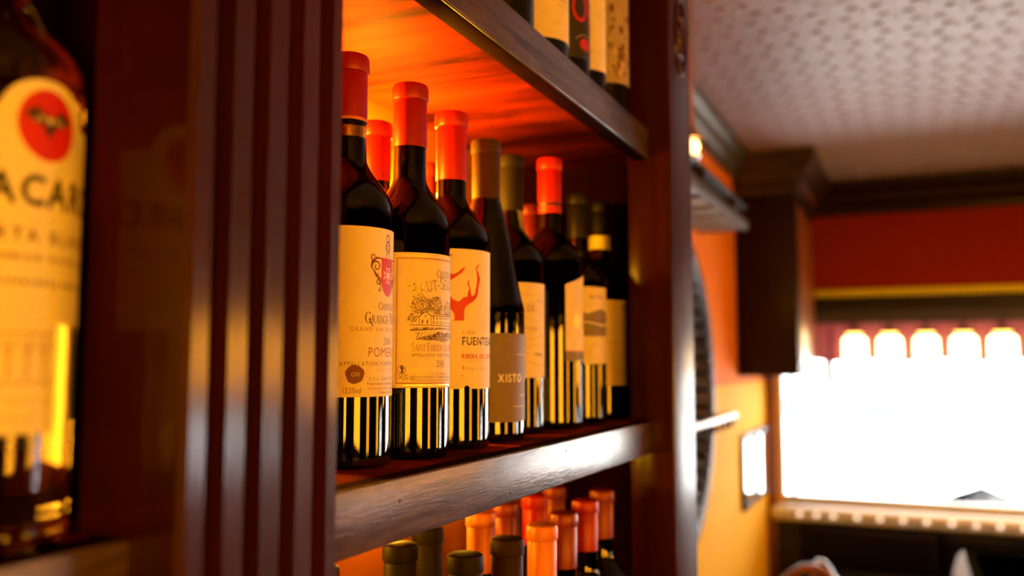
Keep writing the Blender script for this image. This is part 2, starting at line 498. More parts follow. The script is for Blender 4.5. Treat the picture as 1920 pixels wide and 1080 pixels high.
def car(x, y, label):
    t = thing('parked_car', label, 'car', (x, y, ZF - .15), 'cars parked outside')
    body = [(-2.1, .35), (-2.15, .75), (-1.9, .95), (-1.2, 1.0), (-.7, 1.42), (.8, 1.45), (1.45, 1.02), (2.05, .9), (2.15, .6), (2.1, .32), (1.75, .3), (1.65, .55), (1.4, .65), (1.15, .55), (1.05, .3), (-1.0, .3), (-1.1, .55), (-1.35, .65), (-1.6, .55), (-1.7, .3)]
    prism('car_body', body, -.8, .8, 'car_paint', t, 'xz')
    prism('side_window', [(-.8, 1.18), (-.62, 1.34), (.05, 1.36), (.05, 1.18)], -.81, -.80, 'car_glass', t, 'xz')
    prism('side_window', [(.12, 1.18), (.12, 1.36), (.72, 1.35), (1.0, 1.18)], -.81, -.80, 'car_glass', t, 'xz')
    for cx in (-1.35, 1.4):
        for cy in (-.72, .58):
            wh = lathe('wheel', [(0, -.1), (.30, -.1), (.32, -.06), (.32, .06), (.30, .1), (0, .1)], 'tyre', t, 24, (cx, cy + .07, .32), 'y')
            lathe('hubcap', [(0, -.115), (.15, -.11), (.19, -.1), (.19, -.09), (0, -.09)], 'steel', wh, 20, (cx, cy + .07, .32), 'y')
    return t
car(-0.9, 9.2, 'silver car parked outside the left half of the window')
car(5.6, 9.2, 'silver car parked outside the right half of the window')

# ------------------------------------------------------------------ the fluted shelving unit
XF, XLIP, XBK = -0.283, -0.312, -0.545       # pilaster face, shelf-edge face, back panel
unit = thing('wine_shelving', 'dark mahogany wine shelving with fluted pilasters and worn shelf edges', 'shelving', (0, 0, ZF))
def U(o):
    o.location.z -= ZF
    o.parent = unit
    return o
Z0, Z1 = ZF, ZC - .005
SH = [-0.456, -0.076, 0.314, 0.694]        # shelf tops
# fluted pilasters
def pilaster(y0, y1, grooves, parent):
    depth = .018
    prof = [(XF - .06, y0), (XF - .003, y0), (XF, y0 + .003)]
    for a, b in grooves:
        for k in range(9):
            tt = k / 8
            yy = a + (b - a) * tt
            prof.append((XF - depth * (math.sin(PI * tt) ** 0.45 if 0 < tt < 1 else 0), yy))
    prof += [(XF, y1 - .003), (XF - .003, y1), (XF - .06, y1)]
    bm = bmesh.new()
    add_prism(bm, prof, Z0, Z1, 'xy')
    bmesh.ops.triangulate(bm, faces=[f for f in bm.faces if len(f.verts) > 4])
    return U(from_bm('fluted_pilaster', bm, 'mahog_v', None, True, 40))
gr = [(.3078, .3202), (.3332, .3453), (.3592, .3718), (.3850, .3978)]
pilaster(.2945, .4090, gr, unit)
pilaster(-.96, -.845, [(a - 1.2545, b - 1.2545) for a, b in gr], unit)
# smooth right-hand post with carved oval
bm = bmesh.new()
add_box(bm, XF - .06, XF, 1.160, 1.285, Z0, Z1, .003)
post = U(from_bm('end_post', bm, 'post_wood', None, True, 40))
def carving(yc, zc, ry, rz):
    bm = bmesh.new()
    add_tube(bm, [(XF + .001, yc + ry * math.cos(a), zc + rz * math.sin(a)) for a in [2 * PI * k / 32 for k in range(33)]], .0035, 8)
    for s_ in (-1, 1):
        add_tube(bm, [(XF + .001, yc + .35 * ry * s_ * math.sin(q * PI), zc - .6 * rz + 1.2 * rz * q) for q in [k / 12 for k in range(13)]], [.0015 + .0035 * math.sin(PI * k / 12) for k in range(13)], 8)
    for q in range(6):
        a = 2 * PI * q / 6
        add_lathe(bm, [(0, .005), (.004, .004), (.006, 0)], 10, XF, yc + .5 * ry * math.cos(a), zc + .55 * rz * math.sin(a), 'x')
    o = from_bm('carved_oval', bm, 'mahog_v', None, True, 60)
    o.location.z = -ZF
    return o
ov = carving(1.222, .46, .030, .055)
ov.location.z = 0
ov.parent = post
bm = bmesh.new()
# divider and end panels, back panel
U(box('divider_panel', (XBK, XF - .06, .318, .392, Z0, Z1), 'panel_wood'))
U(box('end_panel', (XBK, XF - .06, 1.262, 1.285, Z0, Z1), 'panel_wood'))
U(box('end_panel', (XBK, XF - .06, -.94, -.865, Z0, Z1), 'panel_wood'))
U(box('back_panel', (XBK - .015, XBK, .355, 1.285, Z0, Z1), 'glow_back_board'))
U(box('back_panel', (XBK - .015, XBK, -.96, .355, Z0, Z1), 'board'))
# shelves with separate front edge boards
for zt in [-0.836] + SH:
    for a, b in ((.392, 1.262), (-.865, .318)):
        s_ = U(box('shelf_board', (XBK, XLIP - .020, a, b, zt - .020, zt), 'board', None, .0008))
        la, lb = (.405, 1.163) if a > 0 else (-.85, .298)
        e = box('shelf_edge', (XLIP - .0035, XLIP, la, lb, zt - .0405, zt + .0006), 'lip', None, .0012, 3)
        e.parent = s_
        e = box('edge_shade_core', (XLIP - .023, XLIP - .0034, la, lb, zt - .0400, zt), 'panel_wood', None, .0015, 2)  # dull dark core added so the edge's underside stays in shade
        e.parent = s_
# old nail holes in the worn edge of the middle shelf
for (yy, zz, rr) in ((.521, -.0905, .0011), (.489, -.1035, .0013), (.640, -.112, .0010), (.835, -.0850, .0012), (.700, -.1085, .0009), (.990, -.1000, .0011)):
    h_ = lathe('nail_hole', [(0, .0001), (rr * .8, .0002), (rr, .0004), (rr * 1.25, 0), (0, -.0005)], 'black_paint', None, 12, (XLIP, yy, zz), 'x')
    U(h_)
U(box('plinth', (XBK, XLIP - .004, -.865, 1.262, ZF, ZF + .10), 'mahog_h'))
# ---- shelf lamps: a short row of amber bulbs along the back of each bay
def bulb_row(name, z, ys, watts, label):
    t = thing(name, label, 'lamp', (XBK + .002, ys[0], z), 'bulb rows behind the bottles')
    box('lamp_rail', (-.002, .006, -.02, ys[-1] - ys[0] + .02, -.008, .0), 'brass', t, .001)
    for yy, wt in zip(ys, watts):
        lathe('bulb', [(0, .020), (.004, .018), (.0065, .012), (.006, .005), (.004, 0), (0, 0)], 'bulb', t, 14, (.007, yy - ys[0], .0))
        ld = bpy.data.lights.new('bulb_light', 'POINT')
        ld.energy = wt
        ld.color = (1.0, 0.50, 0.015)
        ld.shadow_soft_size = 0.008
        lo = bpy.data.objects.new('bulb_light', ld)
        COL.objects.link(lo)
        lo.parent = t
        lo.location = (.024, yy - ys[0], .012)
    return t
bulb_row('shelf_lamp', 0.172, [.58, .79, .875, .95], [SHELF_W * q for q in (9.0, 7.5, 1.2, .4)], 'row of amber bulbs behind the bottles on the middle shelf')
bulb_row('shelf_lamp', -0.146, [.62, .84, 1.02], [SHELF_W * q for q in (1.8, 1.1, .35)], 'row of amber bulbs behind the bottles on the lowest shelf')

# ------------------------------------------------------------------ lettering helpers
_txt_cache = {}
def sans_polys(body):
    """triangles of a line of built-in sans type, cap height 1, origin at left baseline"""
    if body in _txt_cache:
        return _txt_cache[body]
    def raw(s_):
        cu = bpy.data.curves.new('txt', 'FONT')
        cu.body = s_
        cu.size = 1.0
        cu.resolution_u = 3
        ob = bpy.data.objects.new('txt', cu)
        me = ob.to_mesh()
        vs = [v.co.to_2d() for v in me.vertices]
        me.calc_loop_triangles()
        tr = [tuple(t_.vertices) for t_ in me.loop_triangles]
        ob.to_mesh_clear()
        bpy.data.objects.remove(ob)
        bpy.data.curves.remove(cu)
        return vs, tr
    if '_cap' not in _txt_cache:
        vs, tr = raw('H')
        _txt_cache['_cap'] = max(v.y for v in vs)
    cap = _txt_cache['_cap']
    vs, tr = raw(body)
    polys = [[(vs[i].x / cap, vs[i].y / cap) for i in t_] for t_ in tr]
    wd = max(v.x for v in vs) / cap if vs else 0.0
    _txt_cache[body] = (polys, wd)
    return polys, wd

TK, TN = .15, .055
def _ell(cx, cy, rx, ry, a0, a1, tk=TK, tn=TN, n=14):
    q = []
    for k in range(n):
        A, B = rad(a0 + (a1 - a0) * k / n), rad(a0 + (a1 - a0) * (k + 1) / n)
        P = lambda a, r1, r2: (cx + r1 * math.cos(a), cy + r2 * math.sin(a))
        q.append([P(A, rx, ry), P(B, rx, ry), P(B, rx - tk, ry - tn), P(A, rx - tk, ry - tn)])
    return q
def _v(x, y0=0., y1=1., w_=TK): return [[(x - w_ / 2, y0), (x + w_ / 2, y0), (x + w_ / 2, y1), (x - w_ / 2, y1)]]
def _h(x0, x1, y, h=TN): return [[(x0, y - h / 2), (x1, y - h / 2), (x1, y + h / 2), (x0, y + h / 2)]]
def _d(x0, y0, x1, y1, w_): return [[(x0 - w_ / 2, y0), (x0 + w_ / 2, y0), (x1 + w_ / 2, y1), (x1 - w_ / 2, y1)]]
def _s(x, y, w_=.30): return _h(x - w_ / 2, x + w_ / 2, y + (.022 if y < .5 else -.022), .044)
SERIF = {
 'A': (_d(.10, 0, .40, 1, .06) + _d(.74, 0, .42, 1, .16) + _h(.2, .62, .34) + _s(.1, 0, .24) + _s(.74, 0, .28), .86),
 'B': (_v(.18) + _ell(.34, .75, .26, .25, -90, 90) + _ell(.34, .26, .32, .26, -90, 90) + _h(.18, .36, .975) + _h(.18, .36, .5) + _h(.18, .36, .027) + _s(.16, 0, .2) + _s(.16, 1, .2), .72),
 'C': (_ell(.46, .5, .42, .51, 50, 310) + _v(.74, .68, .98, .05) + _v(.74, .04, .26, .05), .82),
 'D': (_v(.18) + _ell(.34, .5, .48, .5, -90, 90) + _h(.1, .38, .973) + _h(.1, .38, .027), .88),
 'E': (_v(.18) + _h(.08, .64, .973) + _h(.18, .5, .52) + _h(.08, .68, .027) + _v(.64, .78, 1, .05) + _v(.68, 0, .24, .05) + _v(.5, .42, .62, .045), .74),
 'F': (_v(.18) + _h(.08, .62, .973) + _h(.18, .5, .52) + _v(.62, .78, 1, .05) + _v(.5, .42, .62, .045) + _s(.18, 0), .68),
 'G': (_ell(.46, .5, .42, .51, 50, 320) + _v(.74, .70, .98, .05) + _v(.74, .05, .44, .13) + _s(.74, .44, .28), .90),
 'H': (_v(.18) + _v(.72) + _h(.18, .72, .52) + _s(.18, 0) + _s(.18, 1) + _s(.72, 0) + _s(.72, 1), .90),
 'I': (_v(.18) + _s(.18, 0) + _s(.18, 1), .36),
 'L': (_v(.18) + _s(.18, 1) + _h(.08, .64, .027) + _v(.64, 0, .26, .05), .70),
 'M': (_v(.14, 0, 1, .06) + _d(.46, 0, .18, 1, .13) + _d(.46, 0, .78, 1, .05) + _v(.82, 0, 1, .15) + _s(.14, 0, .22) + _s(.82, 0) + _s(.12, 1, .18) + _s(.84, 1, .2), .98),
 'N': (_v(.16, 0, 1, .06) + _d(.70, 0, .2, 1, .15) + _v(.70, 0, 1, .06) + _s(.16, 0, .24) + _s(.70, 1, .24) + _s(.12, 1, .18), .86),
 'O': (_ell(.46, .5, .43, .51, 0, 360, n=24), .92),
 'P': (_v(.18) + _ell(.34, .73, .30, .27, -90, 90) + _h(.08, .36, .973) + _h(.18, .36, .487) + _s(.18, 0), .70),
 'R': (_v(.18) + _ell(.34, .74, .28, .26, -90, 90) + _h(.08, .36, .973) + _h(.18, .36, .507) + _s(.18, 0) + _d(.78, 0, .38, .5, .15) + _s(.78, 0, .2), .84),
 'S': (_ell(.34, .74, .27, .27, 40, 270, .13) + _ell(.34, .265, .29, .275, -140, 90, .13) + _v(.57, .74, .97, .05) + _v(.09, .05, .26, .05), .68),
 'T': (_v(.38) + _h(.04, .72, .973) + _v(.06, .76, 1, .05) + _v(.70, .76, 1, .05) + _s(.38, 0), .76),
 'U': (_v(.18, .3, 1) + _ell(.44, .32, .335, .33, 180, 360, .12) + _v(.74, .3, 1, .06) + _s(.18, 1) + _s(.74, 1, .22), .90),
 'V': (_d(.42, 0, .14, 1, .16) + _d(.44, 0, .72, 1, .06) + _s(.14, 1) + _s(.72, 1, .22), .84),
 '-': (_h(.06, .34, .40, .09), .40),
 ' ': ([], .34),
 '.': (_v(.1, 0, .12, .12), .22),
 '0': (_ell(.32, .5, .29, .51, 0, 360, .11, n=20), .64),
 '1': (_v(.24, 0, 1, .12) + _d(.06, .78, .22, .96, .06) + _s(.24, 0, .34), .46),
 '2': (_ell(.30, .72, .26, .28, -30, 170, .12) + _d(.08, .04, .46, .58, .1) + _h(.04, .58, .045, .09) + _v(.57, 0, .2, .05), .62),
 '6': (_ell(.32, .32, .28, .33, 0, 360, .12, n=18) + _ell(.48, .42, .44, .58, 100, 185, .12), .64),
}

class Art:
    """flat artwork in label millimetres (s along the girth from theta = 0, t above the base), wrapped on radius R"""
    def __init__(self, R):
        self.R = R
        self.g = {}
        self.uid = 0
        self.n = 0
    def S(self, th):
        return rad(th) * self.R * 1000
    def poly(self, part, m, pts, lift=0):
        self.g.setdefault((part, m, lift, self.uid), []).append([tuple(p) for p in pts])
    def line(self):
        self.n += 1
        self.uid = self.n
    def ribbon(self, part, m, pts, wd, lift=0):
        n = len(pts)
        L, Rr = [], []
        for i in range(n):
            a, b = pts[max(i - 1, 0)], pts[min(i + 1, n - 1)]
            dx, dy = b[0] - a[0], b[1] - a[1]
            l = math.hypot(dx, dy) or 1
            ww = (wd[i] if isinstance(wd, (list, tuple)) else wd) / 2
            L.append((pts[i][0] - dy / l * ww, pts[i][1] + dx / l * ww))
            Rr.append((pts[i][0] + dy / l * ww, pts[i][1] - dx / l * ww))
        if part in ('lettering', 'gold_line', 'red_print', 'contour_print', 'hill_print'):
            self.line()
        for i in range(n - 1):
            self.poly(part, m, [L[i], L[i + 1], Rr[i + 1], Rr[i]], lift)
        self.uid = 0
    def disc(self, part, m, cx, cy, rx, ry=None, n=24, lift=0, wob=0):
        ry = ry or rx
        self.poly(part, m, [(cx + rx * (1 + wob * math.sin(5 * a)) * math.cos(a), cy + ry * (1 + wob * math.cos(3 * a)) * math.sin(a)) for a in [2 * PI * k / n for k in range(n)]], lift)
    def ring(self, part, m, cx, cy, rx, ry, wd, a0=0, a1=360, n=28, lift=0):
        self.ribbon(part, m, [(cx + rx * math.cos(rad(a0 + (a1 - a0) * k / n)), cy + ry * math.sin(rad(a0 + (a1 - a0) * k / n))) for k in range(n + 1)], wd, lift)
    def sans(self, part, m, body, s, t, h, squeeze=1.0, align='l', track=0.0, bold=0.0, lift=0):
        if track:
            x = 0
            items = []
            for ch in body:
                if ch == ' ':
                    x += (.35 + track) * h * squeeze
                    continue
                P, wd = sans_polys(ch)
                items.append((P, x))
                x += (wd + track) * h * squeeze
            tot = x
        else:
            P, wd = sans_polys(body)
            items = [(P, 0)]
            tot = wd * h * squeeze
        x0 = s - {'l': 0, 'c': tot / 2, 'r': tot}[align]
        self.line()
        offs = [(0, 0)] if not bold else [(-bold, 0), (bold, 0), (0, bold), (0, -bold)]
        for P, ox in items:
            for pl in P:
                for du, dv in offs:
                    self.poly(part, m, [(x0 + ox + px * h * squeeze + du, t + py * h + dv) for px, py in pl], lift)
        self.uid = 0
        return tot
    def serif(self, part, m, body, s, t, h, squeeze=1.0, align='l', caps=None, arc=None, track=0.0, lift=0, tot_only=False):
        """caps: scale of all but the first letter of each word; arc(x) gives (dt, slope)"""
        x = 0
        items = []
        first = True
        for ch in body:
            k = 1.0 if (first or not caps) else caps
            gl, adv = SERIF.get(ch, SERIF['-'])
            if ch == '0' and not caps: k = 1.0
            items.append((gl, x, k, adv))
            x += (adv + track) * h * squeeze * k
            first = ch in ' -'
        x0 = s - {'l': 0, 'c': x / 2, 'r': x}[align]
        self.line()
        for gl, ox, k, adv in items:
            hh = h * k
            cx = x0 + ox + adv * hh * squeeze / 2
            dt, sl = arc(cx) if arc else (0, 0)
            c_, s_ = math.cos(math.atan(sl)), math.sin(math.atan(sl))
            for pl in gl:
                pts = []
                for px, py in pl:
                    u, v = (px - adv / 2) * hh * squeeze, py * hh
                    pts.append((cx + u * c_ - v * s_, t + dt + u * s_ + v * c_))
                self.poly(part, m, pts, lift)
        self.uid = 0
        return x
    def wrap(self, parent, base=.00012):
        R = self.R
        objs = {}
        for (part, m, lift, _u), polys in self.g.items():
            bm = bmesh.new()
            for pl in polys:
                vs = [bm.verts.new((p[0], p[1], 0)) for p in pl]
                try:
                    f = bm.faces.new(vs)
                except ValueError:
                    continue
            bmesh.ops.triangulate(bm, faces=[f for f in bm.faces if len(f.verts) > 4])
            xs = [v.co.x for v in bm.verts]
            step = 2.5
            x = math.floor(min(xs) / step) * step + step
            while x < max(xs):
                bmesh.ops.bisect_plane(bm, geom=bm.verts[:] + bm.edges[:] + bm.faces[:], dist=1e-5, plane_co=(x, 0, 0), plane_no=(1, 0, 0))
                x += step
            for f in bm.faces:
                if f.normal.z < 0:
                    f.normal_flip()
            rr = R + base + lift * .0001
            for v in bm.verts:
                th = v.co.x / 1000 / R
                v.co = Vector((rr * math.cos(th), rr * math.sin(th), v.co.y / 1000))
            me = bpy.data.meshes.new(part)
            bm.to_mesh(me)
            bm.free()
            link(part, me, m, parent)

def label_mesh(R, th0, th1, t0, t1, m, parent, name='label', top=None, bot=None, off=.0002):
    """paper wrapped on the glass, with a real edge; top / bot: functions of u in 0..1 giving mm to add"""
    n = 40
    bm = bmesh.new()
    def colv(k, rr):
        u = k / n
        th = rad(th0 + (th1 - th0) * u)
        a = t0 + (bot(u) if bot else 0)
        b = t1 + (top(u) if top else 0)
        return [bm.verts.new((rr * math.cos(th), rr * math.sin(th), z / 1000)) for z in (a, b)]
    O = [colv(k, R + off) for k in range(n + 1)]
    I = [colv(k, R + .00002) for k in range(n + 1)]
    for k in range(n):
        bm.faces.new((O[k][0], O[k + 1][0], O[k + 1][1], O[k][1]))
        bm.faces.new((I[k][1], I[k + 1][1], I[k + 1][0], I[k][0]))
        bm.faces.new((O[k][1], O[k + 1][1], I[k + 1][1], I[k][1]))
        bm.faces.new((O[k + 1][0], O[k][0], I[k][0], I[k + 1][0]))
    for k in (0, n):
        bm.faces.new((O[k][0], O[k][1], I[k][1], I[k][0]))
    return from_bm(name, bm, m, parent, True, 40)

# ------------------------------------------------------------------ bottles
def bottle_profile(R, h, kind):
    """outer glass outline (r, z) in metres; neck radius 13.4 mm"""
    rn = .0134
    p = [(0, .004), (R * .55, .0035), (R - .006, 0), (R - .002, .0008), (R, .005), (R, .009), (R, .016)]
    if kind == 'bordeaux':
        zs, zn = h * .600, h * .742
        p += [(R, zs - .014), (R, zs - .005), (R, zs)]
        for k in range(1, 13):
            t_ = k / 12
            e = 1 - (1 - math.cos(PI * t_)) / 2
            z = zs + (zn - zs) * (t_ ** .92)
            p.append((rn + .0006 + (R - rn - .0006) * (e ** .86), z))
    elif kind == 'burgundy':
        zs, zn = h * .43, h * .80
        p += [(R, zs - .014), (R, zs - .005), (R, zs)]
        for k in range(1, 15):
            t_ = k / 14
            e = (1 - t_) ** 1.05 * (1 - .22 * math.sin(PI * t_)) + .16 * math.sin(PI * t_)
            p.append((rn + .0008 + (R - rn - .0008) * max(0, min(1, e)), zs + (zn - zs) * t_))
    p += [(rn, h * .86), (rn, h - .013), (rn + .0009, h - .012), (rn + .0009, h - .003), (rn - .001, h - .001), (0, h - .001)]
    return p

def inset_profile(p, d, ztop):
    out = [(0, .006)]
    for r, z in p:
        if z < .004 or r < d + .002:
            continue
        if z > ztop:
            break
        out.append((r - d, max(z, .007)))
    out.append((out[-1][0], ztop))
    out.append((0, ztop))
    return out

def wine_bottle(pos, R, h, kind, cap, capz, label, group, wine=None, cap_band=None, zb=None, name='wine_bottle', seg=56):
    x, y, zb = pos
    t = thing(name, label, 'bottle', (x, y, zb), group)
    p = bottle_profile(R, h, kind)
    lathe('glass', p, 'green_glass', t, seg)
    lathe('wine', inset_profile(p, .0022, wine or (capz + .012)), 'wine', t, 40)
    # foil capsule: sleeve with a wider rim at the top and a pressed line under it
    rc = .0143
    prof = [(rc - .0004, capz), (rc, capz + .0004), (rc, h - .0165), (rc - .0003, h - .016), (rc - .0003, h - .0152), (rc + .0011, h - .0145), (rc + .0014, h - .0135),
            (rc + .0012, h - .004), (rc + .0003, h - .0012), (rc - .002, h), (0, h + .0002)]
    c = lathe('capsule', prof, cap, t, 40)
    if cap_band:
        for a, b, m in cap_band:
            bm = bmesh.new()
            add_lathe(bm, [(rc - .0003, a), (rc + .00025, a + .0001), (rc + .00025, b - .0001), (rc - .0003, b)], 40)
            from_bm('capsule_band', bm, m, c, True, 40)
    return t

zs = SH[1]
G_MID = 'wine bottles on the middle shelf'
# ---- 1: tall bottle half behind the fluted pilaster
R1 = .0354
b1 = wine_bottle((-.3933, .5741, zs), R1, .316, 'bordeaux', 'cap_red', .263, 'red-capped wine bottle with a red shield crest, nearest the fluted pilaster', G_MID, .250,
                 [(.2625, .2650, 'cap_orange')])
lb = label_mesh(R1, -74, 80, 52, 177, 'paper', b1)
A = Art(R1); S = A.S
cx = S(4)
# red shield with a white eight-pointed cross
def shield(cx, t0, t1, hw):
    pts = [(cx - hw, t1), (cx + hw, t1), (cx + hw, t0 + (t1 - t0) * .45)]
    for k in range(1, 8):
        a = rad(90 * k / 8)
        pts.append((cx + hw * math.cos(a), t0 + (t1 - t0) * .45 * (1 - math.sin(a))))
    pts.append((cx, t0))
    for k in range(7, 0, -1):
        a = rad(90 * k / 8)
        pts.append((cx - hw * math.cos(a), t0 + (t1 - t0) * .45 * (1 - math.sin(a))))
    pts.append((cx - hw, t0 + (t1 - t0) * .45))
    return pts
A.poly('crest', 'ink_red', shield(cx, 126, 155, 8.4))
for q in range(4):
    a = PI / 2 * q
    c_, s_ = math.cos(a), math.sin(a)
    arm = [(0.5, .0), (6.2, 2.9), (4.9, 0), (6.2, -2.9)]
    out = [(cx + px * c_ - py * s_, 142 + px * s_ + py * c_) for px, py in arm]
    A.ribbon('crest_cross', 'ink_white', out + out[:1], .8, 1.0)
# helmet above and scrolled mantling either side
A.ring('crest', 'ink_maroon', cx, 163.5, 3.2, 4.0, .8)
for k in range(4):
    A.ribbon('crest', 'ink_maroon', [(cx - 2.9, 161 + 1.4 * k), (cx + 2.9, 161.4 + 1.4 * k)], .5)
A.ring('crest', 'ink_maroon', cx, 170, 2.2, 2.8, .9)
A.ribbon('crest', 'ink_maroon', [(cx - 2.4, 155.5), (cx - 1.6, 159.5)], .8)
A.ribbon('crest', 'ink_maroon', [(cx + 2.4, 155.5), (cx + 1.6, 159.5)], .8)
for sg in (-1, 1):
    def spiral(ox, oy, r0, turns, ph, wd0):
        n = 30
        pts = [(cx + sg * (ox + r0 * (1 - .85 * k / n) * math.cos(ph + turns * 2 * PI * k / n)), oy + r0 * (1 - .85 * k / n) * math.sin(ph + turns * 2 * PI * k / n)) for k in range(n + 1)]
        A.ribbon('crest', 'ink_maroon', pts, [wd0 * (1 - .5 * k / n) for k in range(n + 1)])
    spiral(13.4, 148.0, 4.6, 1.3, -.4, 1.3)
    spiral(16.0, 155.0, 2.6, 1.0, -1.2, .9)
    spiral(11.5, 137.0, 3.2, 1.2, 1.8, 1.1)
    spiral(13.5, 142.0, 2.0, 1.0, 2.6, .9)
    spiral(10.6, 131.0, 1.8, 1.0, 2.0, .8)
    A.ribbon('crest', 'ink_maroon', [(cx + sg * 8.4, 154.0), (cx + sg * 13, 154.5), (cx + sg * 17.5, 151.5), (cx + sg * 18.5, 148)], [.8, 1.6, 1.5, .3])
    A.ribbon('crest', 'ink_maroon', [(cx + sg * 17.6, 147), (cx + sg * 14.5, 143), (cx + sg * 11, 138.5), (cx + sg * 8.6, 133)], [.4, 1.6, 1.5, .6])
A.serif('lettering', 'ink_brown', 'CHATEAU', cx, 116.0, 5.6, .78, 'c', .86)
A.serif('lettering', 'ink_brown', 'GRANGE-NEUVE', cx, 105.6, 8.4, .74, 'c', .72)
A.ribbon('lettering', 'ink_brown', [(cx - 19.6, 109), (cx - 17.5, 105.5), (cx - 16, 103.4), (cx - 15.2, 104.2)], [.9, .9, .8, .3])
A.sans('lettering', 'ink_rust', 'GRAND VIN DE BORDEAUX', cx, 99.8, 3.0, .92, 'c', .34)
A.serif('lettering', 'ink_brown', '2016', cx, 90.2, 5.2, .85, 'c')
A.sans('lettering', 'ink_rust', 'POMEROL', cx, 81.2, 6.6, .82, 'c', .16)
A.sans('lettering', 'ink_brown', 'APPELLATION POMEROL CONTROLEE', cx, 74.6, 2.9, .78, 'c', .42)
A.sans('lettering', 'ink_tan', 'PRODUIT DE FRANCE', cx, 70.6, 1.8, 1.0, 'c')
A.sans('lettering', 'ink_brown', 'S.C.E. GROS ET FILS', cx, 63.8, 2.2, 1.05, 'c', .25)
A.sans('lettering', 'ink_brown', 'Proprietaires a Pomerol - Gironde', cx, 60.5, 2.0, 1.0, 'c')
A.sans('lettering', 'ink_rust', 'MIS EN BOUTEILLE AU CHATEAU', cx, 57.0, 1.8, 1.0, 'c')
A.sans('lettering', 'ink_brown', 'Contient des sulfites', cx, 54.2, 1.6, 1.0, 'c')
A.disc('wax_seal', 'ink_maroon', S(-44), 68.4, 6.9, 6.9, 30, 0, .05)
A.sans('seal_letters', 'ink_tan', 'GN', S(-44), 66.8, 3.2, .9, 'c', 0, 0, 1.0)
A.sans('lettering', 'ink_brown', '13,5%vol', S(-58.5), 54.6, 4.2, .62)
A.wrap(lb, .00028)

# ---- 2: bottle with the chateau engraving
R2 = .0346
b2 = wine_bottle((-.3819, .6482, zs), R2, .3126, 'bordeaux', 'cap_red', .2575, 'red-capped wine bottle with an engraved country house and trees on its framed label', G_MID)
lb = label_mesh(R2, -82, 82, 57, 165, 'paper', b2)
A = Art(R2); S = A.S
cx = S(0)
l_, r_ = S(-75), S(75)
for (a, b, wd, m) in ((0, 0, .75, 'ink_rust'), (1.2, 1.2, .3, 'ink_tan')):
    A.ribbon('border', m, [(l_ + a, 60.5 + b), (r_ - a, 60.5 + b)], wd)
    A.ribbon('border', m, [(l_ + a, 160.5 - b), (r_ - a, 160.5 - b)], wd)
    A.ribbon('border', m, [(l_ + a, 60.5 + b), (l_ + a, 160.5 - b)], wd)
    A.ribbon('border', m, [(r_ - a, 60.5 + b), (r_ - a, 160.5 - b)], wd)
A.ribbon('gold_line', 'gold', [(S(-68), 59.0), (S(68), 59.0)], .45)
A.ribbon('gold_line', 'gold', [(S(-66), 162.0), (S(66), 162.0)], .35)
A.serif('lettering', 'ink_brown', 'CHATEAU', cx, 145.8, 6.4, .70, 'c', .86)
arc = lambda x: (6.4 - 11.0 * ((x - cx) / 38) ** 2, -22.0 * (x - cx) / 38 ** 2)
A.serif('lettering', 'ink_brown', 'HAUT-SEGOTTES', cx, 130.0, 10.2, .78, 'c', .80, arc)
# gilt inner strokes of the big letters
arc2 = lambda x: (6.4 - 11.0 * ((x - cx) / 38) ** 2, -22.0 * (x - cx) / 38 ** 2)
_keep = TK
x = 0
tot = sum(SERIF[c][1] * 10.2 * .78 * (1 if i in (0, 5) else .80) for i, c in enumerate('HAUT-SEGOTTES'))
for i, c in enumerate('HAUT-SEGOTTES'):
    k = 1 if i in (0, 5) else .80
    adv = SERIF[c][1] * 10.2 * .78 * k
    gx = cx - tot / 2 + x + adv / 2
    dt, sl = arc2(gx)
    stems = {'H': [(.18, .08, .18, .92), (.72, .08, .72, .92)], 'A': [(.72, .06, .44, .94)], 'U': [(.18, .3, .18, .92)], 'T': [(.38, .08, .38, .9)], 'E': [(.18, .08, .18, .92)], 'G': [(.1, .35, .1, .65)], 'O': [(.1, .35, .1, .65)], 'S': [(.2, .7, .5, .3)]}.get(c, [])
    a_ = math.atan(sl)
    for (p0, q0, p1, q1) in stems:
        pts = []
        for pu, pv in ((p0, q0), (p1, q1)):
            u, v = (pu - SERIF[c][1] / 2) * 10.2 * .78 * k, pv * 10.2 * k
            pts.append((gx + u * math.cos(a_) - v * math.sin(a_), 130.0 + dt + u * math.sin(a_) + v * math.cos(a_)))
        A.ribbon('gilding', 'gold', pts, .36, .8)
    x += adv
# engraving: trees as clouds of leaf strokes, house, lawn, vines
rng = random.Random(3)
def foliage(c0, t0, rx, ry, n):
    for k in range(n):
        a, q = rng.random() * 2 * PI, rng.random() ** .5
        u, v = c0 + rx * q * math.cos(a), t0 + ry * q * math.sin(a)
        if rng.random() > .45 + .55 * (q) * (1 if math.sin(a) < .3 else .75):
            continue
        l, b = rng.uniform(.5, 1.2), rng.random() * PI
        A.ribbon('engraving', 'ink_brown', [(u, v), (u + l * math.cos(b), v + l * math.sin(b)), (u + 1.6 * l * math.cos(b + .7), v + 1.5 * l * math.sin(b + .7))], [.2, .5, .15])
foliage(S(-42), 122.5, 8.2, 7.6, 330)
foliage(S(-20), 122.5, 7.6, 7.0, 300)
foliage(S(8), 120.0, 8.0, 6.5, 200)
foliage(S(-54), 112.0, 3.5, 3.5, 70)
foliage(S(34), 118.0, 8.0, 7.0, 160)
for tx in (-41, -20, 6, 33):
    A.ribbon('engraving', 'ink_brown', [(S(tx), 109), (S(tx + 1), 118)], [1.0, .6])
hx0, hx1, hx2 = S(-45), S(-28), S(30)
A.poly('house_print', 'paper2', [(hx0, 107.2), (hx2, 107.2), (hx2, 114), (hx1 - 5, 117.4), (hx0, 113.6)], .3)
